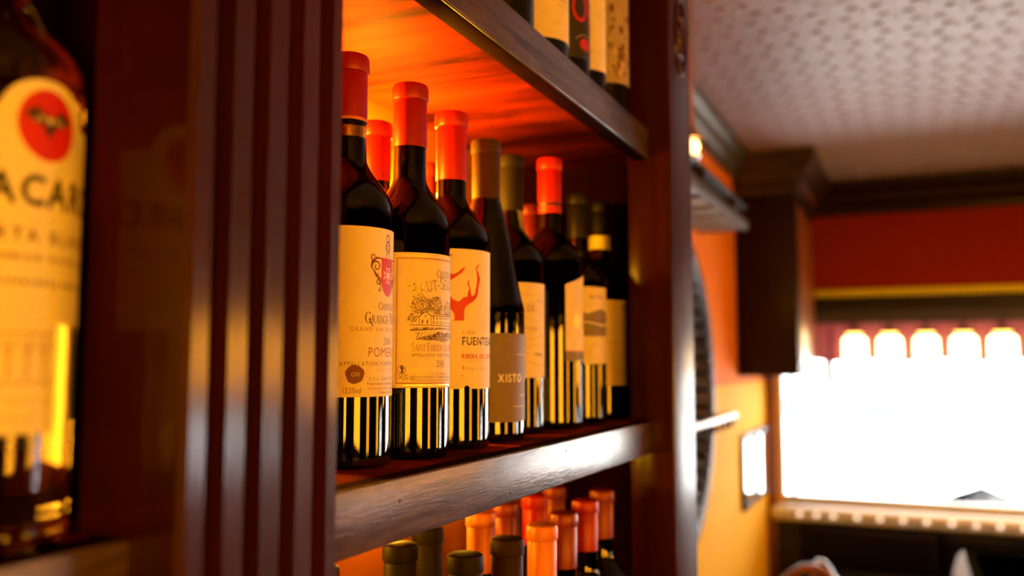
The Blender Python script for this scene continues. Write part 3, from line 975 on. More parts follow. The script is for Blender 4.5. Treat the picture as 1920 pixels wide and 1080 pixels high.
A.ribbon('engraving', 'ink_brown', [(hx0 - 1.5, 112.8), ((hx0 + hx1) / 2, 117.6), (hx1 + 1.5, 113.6)], .7, .6)
A.ribbon('engraving', 'ink_brown', [(hx1 + 1, 114.6), (hx2, 114.6)], .6, .6)
A.ribbon('engraving', 'ink_brown', [(hx1 + 2, 116.2), (hx2 - 1, 116.2)], .5, .6)
A.ribbon('engraving', 'ink_brown', [(hx0, 107.2), (hx0, 113.4)], .4, .6)
A.ribbon('engraving', 'ink_brown', [(hx1, 107.2), (hx1, 113.6)], .4, .6)
for k in range(2):
    A.ribbon('engraving', 'ink_brown', [(hx0 + 2.6 + k * 4.2, 108.0), (hx0 + 2.6 + k * 4.2, 111.0)], 1.1, .6)
A.disc('engraving', 'ink_brown', (hx0 + hx1) / 2, 114.2, .6, .6, 10, .6)
for k in range(9):
    for tt in (108.0, 111.6):
        A.ribbon('engraving', 'ink_brown', [(hx1 + 2.4 + k * 3.6, tt), (hx1 + 2.4 + k * 3.6, tt + 2.0)], 1.0, .6)
A.ribbon('engraving', 'ink_brown', [(S(-58), 106.8), (S(45), 106.8)], .5, .6)
for k in range(70):
    u = S(-57) + rng.random() * (S(45) - S(-57))
    A.ribbon('engraving', 'ink_brown', [(u, 103.2 + rng.random() * 1.8), (u + rng.uniform(1, 3.4), 103.6 + rng.random() * 1.8)], .38)
A.ribbon('engraving', 'ink_brown', [(S(-57), 102.6), (S(-30), 103.4), (S(8), 105.0)], [1.1, .8, .2])
for r in range(7):
    n = 14
    pts = [(S(-50 + 5 * r) + k * 2.5, 95.4 + r * .9 + (.35 + .05 * r) * math.sin(k * 1.1 + r) + .018 * (k - 3) ** 2 * (-1 if r < 3 else -.6)) for k in range(n)]
    A.ribbon('engraving', 'ink_brown', pts, [.25 + .7 * abs(math.sin(1.7 * k + r)) for k in range(n)])
for k in range(60):
    u = S(-50) + rng.random() * 34
    v = 94.6 + rng.random() * 6
    A.ribbon('engraving', 'ink_brown', [(u, v), (u + rng.uniform(-.5, .7), v + rng.uniform(.6, 1.5))], .4)
A.serif('lettering', 'ink_rust', 'SAINT-EMILION GRAND CRU', S(-55), 86.0, 6.6, .60, 'l', .80)
A.sans('lettering', 'ink_brown', 'APPELLATION SAINT-EMILION GRAND CRU CONTROLEE', S(-55), 81.6, 2.5, .80, 'l', .16)
A.serif('lettering', 'ink_brown', '2016', S(-19), 73.4, 5.6, .74)
A.sans('lettering_gilt', 'ink_gold', 'MIS EN BOUTEILLE AU CHATEAU', S(-55), 69.6, 2.6, 1.0, 'l', .38, .10)
A.sans('lettering', 'ink_rust', 'S.C.E.A. MARTEL', S(-30), 67.0, 1.7, 1.0, 'l', .2)
A.sans('lettering', 'ink_brown', 'EXPLOITANTS A SAINT-EMILION - GIRONDE', S(-51), 64.4, 1.9, .9, 'l', .16)
A.sans('lettering', 'ink_brown', 'PRODUCE OF FRANCE  PRODUIT DE FRANCE', S(-55), 62.2, 1.4, 1.0, 'l', .1)
A.ring('emblem', 'ink_brown', S(-68), 71.4, 3.2, 3.2, .45)
A.poly('emblem', 'ink_brown', [(S(-68) - .6, 68.6), (S(-68) + 1.6, 68.8), (S(-68) + 1.4, 71), (S(-68) + 2.2, 72.2), (S(-68) + .9, 74.4), (S(-68) - .6, 74.2), (S(-68) - .9, 72.2), (S(-68) + .1, 71.2)])
A.sans('lettering', 'ink_brown', '14,5% vol', S(-72), 63.2, 4.6, .48)
A.sans('lettering', 'ink_brown', 'L M', S(-80), 57.8, 1.3, 1.2)
A.wrap(lb, .00028)

# ---- 3: bottle with the red vine-branch hand
R3 = .0363
b3 = wine_bottle((-.3870, .7328, zs), R3, .311, 'bordeaux', 'cap_crimson', .2455, 'bright red-capped wine bottle with a red vine branch shaped like a hand', G_MID, None, None)
bite = lambda u: 3.2 * math.exp(-((u - .27) / .035) ** 2)
lb = label_mesh(R3, -76, 64, 54, 178, 'paper', b3, bot=bite)
A = Art(R3); S = A.S
def px3(px, py):          # artwork drafted in picture units
    th = -66 + (px - 846) * .66 + max(0, px - 890) * .30
    return (S(th), 178 - (py - 468) * .4745)
def branch(pts):
    A.poly('vine_branch', 'ink_red', [px3(*p) for p in pts])
# trunk and lower arm
branch([(858.5, 603), (861, 598), (860, 592), (857, 586), (848, 578), (842, 566), (846, 552), (851, 556), (857, 563), (868, 567), (874, 564), (880, 559), (888, 557.5), (898, 556), (904, 551), (907, 553), (905, 559), (899, 566), (891, 572), (885, 577), (882, 583), (881, 603)])
branch([(888, 558), (890, 550), (892, 541), (888.5, 536), (890, 528), (892.2, 525.5), (891.6, 534), (894, 542), (894.5, 550), (896.5, 556.5)])
branch([(898, 557), (902, 552), (904, 540), (906, 527), (905.5, 515), (904, 505), (902.5, 502), (907, 499), (908, 495), (910, 495), (909, 500), (905.5, 503.5), (909, 513), (912, 522), (911, 530), (908.5, 540), (908, 551), (904.5, 558)])
branch([(838, 540), (843, 535), (851, 528), (860, 523), (868, 518), (877, 512), (884, 503), (880, 503), (873, 507), (868, 512), (861, 515), (855, 516.5), (850, 512), (847, 508), (842, 506), (836, 512)])
branch([(840, 496), (846, 490), (850, 485), (853, 482), (855, 478), (853, 478), (848, 482), (843, 486), (838, 489)])
for k in range(26):
    u, v = rng.uniform(-38, -2), rng.choice((rng.uniform(118, 132), rng.uniform(138, 160)))
    if u < -18 and v < 134: continue
    A.ring('gilt_pattern', 'ink_gold', S(u), v, rng.uniform(.7, 1.8), rng.uniform(.9, 2.0), .55, rng.uniform(0, 180), rng.uniform(250, 420), 12, -.4)
A.sans('lettering', 'ink_rust', 'VIÑA', S(-46), 102.0, 3.2, 1.0, 'l', .30)
A.sans('lettering', 'ink_black', 'FUENTENARRO', S(-46), 92.6, 6.9, .80, 'l', .16, .22)
for k in range(11):       # stencil breaks through the big letters
    A.ribbon('stencil_break', 'paper', [(S(-46) + k * 6.3 - .3, 96.9), (S(-46) + k * 6.3 + 5.6, 96.9)], .55, 1.2)
A.sans('lettering', 'ink_red', 'RIBERA DEL DUERO', S(-46), 80.6, 3.9, .74, 'l', .22, .14)
A.sans('lettering', 'ink_tan', 'DENOMINACION DE ORIGEN', S(-46), 77.8, 1.4, 1.0, 'l', .1)
A.sans('lettering', 'ink_rust', '4', S(-46), 70.4, 4.0, .9)
A.sans('lettering', 'ink_tan', 'Meses en Barrica', S(-41), 70.4, 3.0, .95)
A.ribbon('lettering', 'ink_red', [(S(-46), 65.4), (S(-43.5), 65.4)], .7)
A.wrap(lb, .00028)

# ---- 4: sloping-shouldered bottle with the brown label
R4 = .0395
b4 = wine_bottle((-.3909, .8164, zs), R4, .3043, 'burgundy', 'cap_brown', .2405, 'sloping-shouldered wine bottle with a brown label lettered XISTO', G_MID)
lb = label_mesh(R4, -86, 62, 20, 105.5, 'brown_label', b4)
A = Art(R4); S = A.S
A.sans('lettering', 'ink_white', 'XISTO', S(-46.5), 58.4, 7.4, .80, 'l', .26, .25)
A.sans('lettering', 'ink_tan', 'ILIMITADO', S(4), 58.4, 4.0, .8, 'l', .2)
A.ribbon('lettering', 'ink_tan', [(S(-18), 85), (S(20), 85)], .6)
A.ribbon('lettering', 'ink_tan', [(S(-22), 34.6), (S(20), 34.6)], .6)
A.sans('lettering', 'ink_tan', 'DOURO 2016', S(-6), 44, 2.4, .9, 'l', .2)
A.wrap(lb, .00028)

# ---- 5: bottle with a gold tag on its shoulder
R5 = .0375
b5 = wine_bottle((-.4077, .9170, zs), R5, .3113, 'bordeaux', 'cap_grey', .247, 'slate-capped wine bottle with a torn gold tag on its shoulder', G_MID)
lb = label_mesh(R5, -80, 64, 61, 164, 'paper', b5)
A = Art(R5); S = A.S
A.serif('lettering', 'ink_brown', 'O.V.', S(-38), 132, 8.4, .62, 'l')
for k in range(9):
    t_ = 152 - k * 9.5
    A.ribbon('contour_print', 'ink_tan', [(S(-78 + q * 7), t_ + 2.2 * math.sin(q * .7 + k * 1.3)) for q in range(20)], .7, -.4)
A.sans('lettering', 'ink_brown', 'A FONTE', S(-44), 113, 2.8, .9, 'l', .25)
A.sans('lettering', 'ink_brown', 'DOURO', S(-22), 85, 2.4, 1.0, 'l', .1, .15)
A.wrap(lb, .00028)
# torn gold paper tag lying along the neck and shoulder
bm = bmesh.new()
pr5 = bottle_profile(R5, .3113, 'bordeaux')
def r_at(pr, z):
    for (r0, z0), (r1, z1) in zip(pr[3:], pr[4:]):
        if z0 <= z <= z1 and z1 > z0:
            return r0 + (r1 - r0) * (z - z0) / (z1 - z0)
    return pr[3][0]
rows = []
for k in range(13):
    z = .249 - k * .0030
    rr = r_at(pr5, z) + .0006
    thc = -18 + 1.6 * k
    wdt = .0052 - .00016 * k + .0006 * math.sin(k * 2.1)
    rows.append([bm.verts.new((rr * math.cos(rad(thc) + q * wdt / rr), rr * math.sin(rad(thc) + q * wdt / rr), z)) for q in (-1, 0, 1)])
for P, Q in zip(rows, rows[1:]):
    for k in range(2):
        bm.faces.new((P[k], P[k + 1], Q[k + 1], Q[k]))
bmesh.ops.solidify(bm, geom=bm.faces[:], thickness=.0003)
from_bm('gold_tag', bm, 'gold', b5, True, 50)

# ---- 6: tall bottle, label with a rising top edge
R6 = .0400
b6 = wine_bottle((-.3952, 1.0049, zs), R6, .3256, 'bordeaux', 'cap_crimson', .257, 'tall red-capped wine bottle whose narrow plain label has a slanting top edge', G_MID, None,
                 [(.2655, .2700, 'cap_band')])
lb = label_mesh(R6, -42, 66, 90, 168, 'paper', b6, top=lambda u: 13.5 * min(1, u / .52) ** .9)
label_mesh(R6, -42, 66, 79.5, 89.6, 'ink_slate', b6, 'label_strip')
A = Art(R6); S = A.S
A.ribbon('lettering', 'ink_red', [(S(-41), 90.8), (S(64), 90.8)], .9)
A.serif('lettering', 'gold', 'LEON', S(-26), 120, 13, .42, 'l')
A.wrap(lb, .00028)

# ---- 7
R7 = .0358
b7 = wine_bottle((-.3961, 1.1095, zs), R7, .300, 'bordeaux', 'cap_black', .240, 'black-capped wine bottle with a dark landscape band across its label', G_MID)
lb = label_mesh(R7, -82, 64, 76, 174, 'paper', b7)
A = Art(R7); S = A.S
A.poly('landscape_print', 'ink_slate', [(S(-82), 111), (S(64), 111), (S(64), 141), (S(40), 144), (S(10), 142), (S(-20), 146), (S(-50), 140), (S(-82), 144)], -.4)
A.ribbon('landscape_print', 'ink_gold', [(S(-82 + q * 8), 126 + .16 * q + 2.5 * math.sin(q * .5)) for q in range(18)], [1.2 + .1 * q for q in range(18)], .4)
A.ribbon('landscape_print', 'ink_brown', [(S(-82 + q * 8), 131 + 1.5 * math.sin(q * .8)) for q in range(18)], 1.1, .4)
A.sans('lettering', 'ink_brown', 'BRUNO', S(-48), 159, 4.6, .9, 'l', .2)
A.sans('lettering', 'ink_tan', 'COSTA ALTA', S(-56), 150, 2.8, 1.0, 'l', .2)
A.sans('lettering', 'ink_tan', 'RISERVA', S(-40), 98, 2.6, 1.0, 'l', .2)
A.wrap(lb, .00028)

# ---- 8
R8 = .0400
b8 = wine_bottle((-.4020, 1.2170, zs), R8, .3076, 'bordeaux', 'cap_black', .262, 'dark wine bottle with a yellow neck band beside the end post', G_MID)
bm = bmesh.new()
add_lathe(bm, [(.0150, .238), (.0153, .2382), (.0149, .2575), (.0146, .2577)], 40)
from_bm('neck_band', bm, 'neck_yellow', b8, True, 40)
lb = label_mesh(R8, -84, 64, 46.5, 164, 'paper', b8)
A = Art(R8); S = A.S
for k, t_ in enumerate((126, 114, 108)):
    A.ribbon('hill_print', ('ink_gold', 'ink_white', 'ink_tan')[k], [(S(-84 + q * 8), t_ + (5 - 1.5 * k) * math.sin(q * .55 + k)) for q in range(18)], (1.6, 3.0, 1.0)[k], -.4)
A.sans('lettering', 'ink_brown', 'VAL', S(-22), 150, 6.5, .8, 'l', .1)
A.ribbon('gilt_emblem', 'gold', [(S(-52), 62), (S(-44), 66), (S(-38), 70), (S(-32), 71)], [1.0, 2.0, 4.0, 2.0])
A.disc('gilt_emblem', 'gold', S(-35), 69, 3.2, 2.6, 14, .4)
A.wrap(lb, .00028)

# ---- second row on the middle shelf, seen between the front bottles
wine_bottle((-.4525, .7050, zs), .036, .302, 'bordeaux', 'cap_crimson', .245, 'bright red capsule peeking between the two leftmost front bottles', G_MID)
wine_bottle((-.4900, .8700, zs), .034, .300, 'bordeaux', 'cap_maroon', .245, 'dark bottle top barely showing between the house label and the vine-branch bottle', G_MID)
wine_bottle((-.4850, 1.1500, zs), .035, .298, 'bordeaux', 'cap_maroon', .245, 'dark bottle top in the back row behind the gold-tagged bottle', G_MID)

# ---- lowest visible shelf: only capsules and necks show
zl = SH[0]
G_LOW = 'wine bottles on the lowest visible shelf'
low = [
 (-.352, .515, .300, 'cap_orange', 'leftmost bottle under the shelf edge, pale copper cap beside the pilaster'),
 (-.425, .590, .300, 'cap_brown', 'brown-capped bottle at the far left under the shelf edge'),
 (-.413, .691, .300, 'cap_grey', 'slate-capped bottle third from the pilaster on the lower shelf'),
 (-.430, .770, .300, 'cap_grey', 'slate-capped bottle just right of its twin, back row of the lower shelf'),
 (-.412, .850, .304, 'cap_orange', 'copper-capped bottle behind the front slate cap on the lower shelf'),
 (-.342, .676, .300, 'cap_grey', 'front slate-capped bottle, lowest of the lower shelf caps'),
 (-.420, .928, .302, 'cap_maroon', 'maroon-capped bottle in the back row above the dark brown cap'),
 (-.338, .752, .300, 'cap_cbrown', 'dark brown-capped front bottle left of the bright copper cap'),
 (-.415, 1.003, .300, 'cap_crimson', 'wide red-capped bottle tucked right under the shelf edge'),
 (-.420, 1.080, .301, 'cap_maroon', 'maroon-capped bottle in the back row right of the wide red cap'),
 (-.335, .828, .300, 'cap_orange', 'bright copper-capped bottle in front on the lower shelf'),
 (-.341, .903, .300, 'cap_maroon', 'maroon-capped bottle right of the bright copper cap'),
 (-.349, .996, .300, 'cap_red', 'red-capped bottle second from the end post on the lower shelf'),
 (-.355, 1.075, .301, 'cap_maroon', 'slim maroon-capped bottle nearest the end post on the lower shelf'),
]
M['cap_cbrown'] = mat('dark_brown_capsule_foil', (0.030, 0.013, 0.008), 0.55, spec=0.1)
for (x, y, h, cap, lab) in low:
    wine_bottle((x, y, zl), .0355, h, 'bordeaux', cap, .243, lab, G_LOW, seg=40)

# ---- upper shelf: only the lower labels show
zu = SH[2]
G_UP = 'wine bottles on the upper shelf'
ub = wine_bottle((-.360, .775, zu), .037, .30, 'bordeaux', 'cap_red', .243, 'leftmost upper-shelf bottle, pale label cut off by the picture top', G_UP)
lb = label_mesh(.037, -80, 64, 46, 150, 'paper', ub)
A = Art(.037); S = A.S
for k in range(6):
    A.ribbon('lettering', 'ink_rust', [(S(-50 + k * 6), 52), (S(-49 + k * 6), 58), (S(-51 + k * 6), 66)], .8)
A.wrap(lb, .00028)
ub = wine_bottle((-.360, .878, zu), .035, .30, 'bordeaux', 'cap_brown', .243, 'upper-shelf bottle with a plain yellow-lit label and small red print', G_UP)
lb = label_mesh(.035, -86, 64, 28, 150, 'paper', ub)
A = Art(.035); S = A.S
A.sans('lettering', 'ink_rust', 'ROBLE', S(-34), 71, 4.6, .9, 'l', .15)
A.sans('lettering', 'ink_tan', 'TEMPRANILLO', S(-30), 64, 2.4, .9, 'l', .15)
A.sans('lettering', 'ink_tan', '2017', S(-24), 58, 2.4, .9, 'l', .15)
A.disc('lettering', 'ink_brown', S(-26), 81, 2.4, 1.6, 10)
A.sans('lettering', 'ink_tan', 'RIOJA', S(-34), 44, 3.6, .9, 'l', .15)
A.wrap(lb, .00028)
ub = wine_bottle((-.360, .949, zu), .035, .30, 'bordeaux', 'cap_black', .243, 'upper-shelf bottle with a black label and big red letters', G_UP)
lb = label_mesh(.035, -86, 64, 30, 150, 'black_label', ub)
A = Art(.035); S = A.S
A.sans('lettering', 'ink_red', 'OR', S(-48), 72, 34, .62, 'l', .12)
A.ring('red_print', 'ink_tan', S(-12), 44, 18, 14, .8, 30, 150)
A.disc('red_print', 'ink_red', S(-14), 47, 9, 7, 20)
A.wrap(lb, .00028)
ub = wine_bottle((-.360, 1.025, zu), .030, .30, 'bordeaux', 'cap_brown', .243, 'slim upper-shelf bottle with a tall plain orange-lit label', G_UP)
lb = label_mesh(.030, -86, 64, 40, 178, 'paper2', ub)
A = Art(.030); S = A.S
A.ribbon('lettering', 'ink_tan', [(S(-50), 108), (S(50), 104)], .7)
A.ribbon('lettering', 'ink_tan', [(S(-50), 62), (S(50), 62)], .5)
A.wrap(lb, .00028)
ub = wine_bottle((-.360, 1.118, zu), .032, .30, 'bordeaux', 'cap_black', .243, 'upper-shelf bottle with a mottled picture label beside the end post', G_UP)
lb = label_mesh(.032, -84, 64, 50, 172, 'tan_label', ub, top=lambda u: -5 * (2 * u - 1) ** 4)
A = Art(.032); S = A.S
for k in range(40):
    u, v = rng.uniform(-60, 10), rng.uniform(62, 150)
    A.disc('picture_print', rng.choice(('ink_brown', 'ink_maroon', 'ink_slate', 'ink_tan')), S(u), v, rng.uniform(1.2, 4), rng.uniform(2, 7), 9, rng.random() * .6, .15)
A.wrap(lb, .00028)

# ------------------------------------------------------------------ the clear spirit bottle in the left bay
Rb = .0385
sb = thing('spirit_bottle', 'clear white-rum bottle with a red bat medallion label, left of the fluted pilaster', 'bottle', (-.361, .2545, zs))
pb = [(0, .005), (Rb * .6, .0045), (Rb - .007, 0), (Rb - .002, .0012), (Rb, .006), (Rb, .010), (Rb, .018), (Rb, .180), (Rb, .190), (Rb, .194)]
for k in range(1, 13):
    t_ = k / 12
    pb.append((.0145 + (Rb - .0145) * (1 - (1 - math.cos(PI * t_)) / 2) ** .9, .194 + .050 * t_))
pb += [(.0140, .265), (.0140, .283), (.0152, .284), (.0152, .290), (.012, .291), (0, .291)]
lathe('glass', pb, 'clear_glass', sb, 64)
lathe('rum', inset_profile(pb, .0028, .200), 'rum', sb, 48)
lathe('screw_cap', [(.0146, .267), (.0158, .267), (.0158, .292), (.015, .2935), (0, .2935)], 'cap_black', sb, 40)
# paper label: arch-topped upper part, narrower lower part
def arch(u):
    th = -70 + u * 120
    return 16.0 * max(0, 1 - ((th - 1) / 30.0) ** 2) ** .5 if abs(th - 1) < 30 else 0
lb = label_mesh(Rb, -70, 50, 92, 177, 'paper_w', sb, top=arch)
lb2 = label_mesh(Rb, -70, 14, 48, 91.7, 'paper_w', sb, 'lower_label')
A = Art(Rb); S = A.S
mc = S(1)
A.ring('medallion', 'ink_gold', mc, 174, 14.6, 16.2, 1.2)
A.disc('medallion', 'ink_red', mc, 174, 13.4, 15.0, 40, .4)
bat = [(0, 3.4), (.7, 5.0), (1.1, 3.6), (2.2, 3.2), (3.4, 5.4), (6.4, 7.2), (9.8, 5.2), (11.4, 1.6), (9.6, 2.2), (8.6, .2), (7.0, 1.2), (5.6, -1.4), (4.0, .2), (2.6, -2.2), (1.4, -4.6), (0, -7.0)]
bat = bat + [(-x, y) for x, y in bat[-2:0:-1]]
A.poly('bat_emblem', 'ink_black', [(mc + .95 * x, 174.5 + .9 * y) for x, y in bat], .9)
for sg in (-1, 1):
    for k in range(2):
        A.ribbon('bat_emblem', 'ink_gold', [(mc + sg * (2.0 + 1.0 * k), 176.4 - .6 * k), (mc + sg * (5.4 + 1.8 * k), 177.4 - 2.2 * k)], .5, 1.3)
A.disc('bat_emblem', 'ink_gold', mc, 176.0, 1.1, 1.7, 12, 1.3)
A.sans('lettering', 'ink_black', 'BACARDÍ', S(7), 140.2, 12.0, .86, 'c', .17, .5)
A.sans('lettering', 'ink_brown', 'CARTA BLANCA', S(6), 125.2, 5.0, .92, 'c', .42, .15)
A.sans('lettering', 'ink_brown', 'SUPERIOR WHITE RUM', S(6), 117.4, 2.4, 1.2, 'c', .35, .1)
A.ribbon('lettering', 'ink_rust', [(S(-60), 119), (S(-12), 119)], .4)
A.sans('lettering', 'ink_brown', 'RONES SUPERIORES DESDE 1862', S(0), 107.5, 2.2, 1.2, 'c', .3, .1)
A.wrap(lb, .00028)
A = Art(Rb); S = A.S
# pale print of an arcaded building on the lower label
for k in range(7):
    u = -62 + k * 11
    A.ribbon('building_print', 'ink_tan', [(S(u), 70), (S(u), 86)], 1.4)
    A.ring('building_print', 'ink_tan', S(u + 5.5), 80, 2.6, 4.5, .8, 0, 180, 12)
A.ribbon('building_print', 'ink_tan', [(S(-66), 88), (S(12), 88)], 1.2)
A.ribbon('building_print', 'ink_tan', [(S(-66), 68.6), (S(12), 68.6)], 1.0)
A.sans('lettering', 'ink_tan', 'DISTILLED AND BOTTLED', S(-28), 60, 2.2, 1.2, 'c', .2)
A.sans('lettering', 'ink_tan', '70cl     37,5%vol', S(-28), 53, 3.0, 1.0, 'c', .2)
A.wrap(lb2, .00028)
# back label
label_mesh(Rb, 130, 240, 40, 150, 'paper_w', sb, 'back_label')

# dark hook screwed into the divider beside the spirit bottle
hk = thing('iron_hook', 'small dark iron hook on the panel beside the clear bottle', 'hook', (-.352, .318, .018))
lathe('hook_plate', [(0, -.004), (.008, -.004), (.009, -.001), (.009, 0), (0, 0)], 'iron', hk, 20, (0, 0, 0), 'y')
tube('hook_arm', [(0, -.001, 0), (.004, -.008, 0), (.011, -.013, -.001), (.018, -.014, .002), (.021, -.012, .008)], [.0022, .0022, .002, .002, .0026], 'iron', hk)

# ------------------------------------------------------------------ hanging dark pillar cabinet by the window
pc = thing('hanging_cabinet', 'dark square hanging cabinet with a crown moulding beside the window', 'cabinet', (-.725, 4.15, -.055))
W_ = -.45 + .72
box('cabinet_body', (.005, W_ + .005, 0, .78, 0, .90), 'dark_wood', pc, .006)
box('front_panel', (.05, W_ - .04, -.008, 0, .06, .78), 'dark_wood', pc, .004)
box('side_panel', (W_ + .005, W_ + .012, .06, .72, .06, .78), 'mid_wood', pc, .004)
cp = [(0, 0), (.012, 0), (.018, .03), (.045, .05), (.055, .10), (.085, .125), (.10, .165), (.10, .18), (0, .18)]
bm = bmesh.new()
rings = []
for d, z in cp[:-1]:
    rings.append([bm.verts.new(q) for q in ((.005, -d, .82 + z), (W_ + .005 + d, -d, .82 + z), (W_ + .005 + d, .78, .82 + z), (.005, .78, .82 + z))])
for P, Q in zip(rings, rings[1:]):
    for k in range(4):
        bm.faces.new((P[k], P[(k + 1) % 4], Q[(k + 1) % 4], Q[k]))
bm.faces.new(rings[-1]); bm.faces.new(rings[0][::-1])
from_bm('crown_moulding', bm, 'crown_wood', pc)
pc.location.z = -.055

# ------------------------------------------------------------------ left wall furnishings
# slatted overhead rack
rk = thing('slatted_rack', 'grey slatted overhead rack jutting from the orange wall', 'rack', (XL, 2.30, .50))
box('side_rail', (.165, .185, 0, 1.06, -.004, .030), 'grey_paint', rk, .003)
box('side_rail', (0, .02, 0, 1.06, -.004, .030), 'grey_paint', rk, .003)
for k in range(6):
    box('slat', (.02, .165, .01 + k * .185, .105 + k * .185, -.004, .016), 'slat_paint', rk, .003)
box('gap_shade_board', (0, .185, 0, 1.06, .070, .082), 'black_paint', rk, .002)  # black board added above so the slat gaps look shaded
for k in range(2):
    box('spacer', (0, .185, .3 + k * .5, .33 + k * .5, .028, .072), 'black_paint', rk)
box('end_rail', (.0, .185, 1.06, 1.08, -.006, .034), 'grey_paint', rk, .003)
# big round mirror
rm = thing('round_mirror', 'large round mirror in a dark beaded frame on the orange wall', 'mirror', (XL, 2.95, -.10))
lathe('frame', [(.50, .004), (.52, .024), (.55, .028), (.575, .020), (.58, .004)], 'dark_wood', rm, 72, (0, 0, 0), 'x')
lathe('mirror_glass', [(0, .010), (.50, .010), (.51, .004), (0, .004)], 'mirror', rm, 72, (0, 0, 0), 'x')
bm = bmesh.new()
for k in range(48):
    a = 2 * PI * k / 48
    add_lathe(bm, [(0, .022), (.010, .018), (.014, .008), (.014, .0)], 8, .006, .485 * math.cos(a), .485 * math.sin(a), 'x')
o = from_bm('frame_beads', bm, 'iron', rm, True, 60)
o['kind'] = 'stuff'
# small shelf with pegs
ps = thing('peg_shelf', 'narrow white-topped peg shelf across the round mirror', 'shelf', (XL, 3.64, -.20))
box('shelf_board', (.045, .085, -.95, 0, -.012, .006), 'white_paint', ps, .003)
box('bracket', (0, .085, -.03, 0, -.030, -.012), 'dark_wood', ps, .003)
for k in range(8):
    lathe('peg', [(0, -.05), (.009, -.045), (.010, -.035), (.006, -.03), (.006, -.012)], 'dark_wood', ps, 12, (.068, -.06 - k * .105, 0))
# two narrow mirror panes
mp_ = thing('wall_mirror', 'narrow two-pane mirror low on the yellow wall near the window', 'mirror', (XL + .006, 4.14, -.66))
for k in range(2):
    fr = box('frame', (0, .018, k * .40, k * .40 + .36, 0, .34), 'dark_wood', mp_, .004)
    box('pane', (.018, .020, k * .40 + .03, k * .40 + .33, .03, .31), 'mirror', fr)
# brass lantern behind the end post
ln = thing('brass_lantern', 'small brass lantern glinting behind the end post', 'lamp', (-.436, 2.0, .47))
tube('hanging_rod', [(0, 0, .07), (0, 0, ZC - .47)], .004, 'brass', ln)
lathe('lantern_cap', [(0, .075), (.008, .072), (.014, .055), (.022, .045), (.024, .040), (0, .040)], 'brass', ln, 20)
lathe('bulb', [(0, .040), (.010, .036), (.015, .022), (.011, .008), (0, .002)], 'lantern_glow', ln, 18)
lathe('lantern_foot', [(.016, .002), (.018, 0), (.012, -.006), (0, -.010)], 'steel', ln, 20)
ld = bpy.data.lights.new('lantern_light', 'POINT'); ld.energy = 0.8; ld.color = (1, .5, .15); ld.shadow_soft_size = .02
lo = bpy.data.objects.new('lantern_light', ld); COL.objects.link(lo); lo.parent = ln; lo.location = (0.03, 0, .02)

# ------------------------------------------------------------------ window furnishings
for k, (x, wd) in enumerate(((-.258, 1.0), (-.092, 1.02), (.076, 1.0), (.243, 1.05), (.411, 1.1), (.60, 1.0), (.79, 1.0), (.98, 1.0))):
    nm = ['leftmost', 'second', 'third', 'fourth', 'fifth'][k] if k < 5 else ['sixth', 'seventh', 'eighth'][k - 5]
    t = thing('window_lamp', f'{nm} glowing glass shade from the left in the window lamp row', 'lamp', (x, YF - .085, -.02), 'lamps hanging in the window')
    lathe('shade', [(.050 * wd, 0), (.056 * wd, .006), (.058 * wd, .08), (.056 * wd, .145), (.040 * wd, .158), (.0, .160)], 'shade_glow', t, 28)
    lathe('brass_cup', [(0, .200), (.030, .198), (.054, .186), (.056, .176), (.040, .170), (.034, .161), (0, .161)], 'brass', t, 24)
    tube('stem', [(0, 0, .198), (0, 0, .226)], .010, 'iron', t)
# mauve half curtain hung behind the lamps
bm = bmesh.new()
n = 160
top, bot = [], []
for k in range(n + 1):
    x = -.58 + k * 2.6 / n
    y = YF - .005 + .012 * math.sin(k * 1.25)
    top.append(bm.verts.new((x, y, .300)))
    bot.append(bm.verts.new((x, y + .004 * math.sin(k * .7), .015 + .006 * math.sin(k * .31))))
for k in range(n):
    bm.faces.new((top[k], top[k + 1], bot[k + 1], bot[k]))
bmesh.ops.solidify(bm, geom=bm.faces[:], thickness=.003)
tag(from_bm('valance', bm, 'mauve', None, True, 60), 'mauve fabric valance behind the window lamps', 'curtain')
# string lights along the sill
st = thing('string_lights', 'string of small round bulbs along the window sill', 'lights', (0, YF - .125, -.765))
tube('wire', [(-.58 + k * .06, -.004, .004 * math.sin(k)) for k in range(24)], .003, 'iron', st, 6)
for x in (-.545, -.462, -.382, -.27, -.163, -.06, .045, .155, .26, .36, .46, .57, .68):
    lathe('bulb', [(0, -.012), (.007, -.010), (.0115, -.003), (.0115, .003), (.007, .010), (0, .012)], 'string_glow', st, 14, (x, -.022, 0))
# black banquette under the window
bq = thing('banquette', 'black leather banquette below the window sill', 'bench', (-.55, YF - .62, ZF))
box('seat_base', (0, 2.6, .0, .60, 0, .36), 'black_leather', bq, .01)
for k in range(4):
    box('seat_cushion', (k * .65 + .005, k * .65 + .645, -.02, .48, .36, .48), 'black_leather', bq, .03, 3)
    box('back_cushion', (k * .65 + .005, k * .65 + .645, .46, .60, .48, .675), 'black_leather', bq, .03, 3)
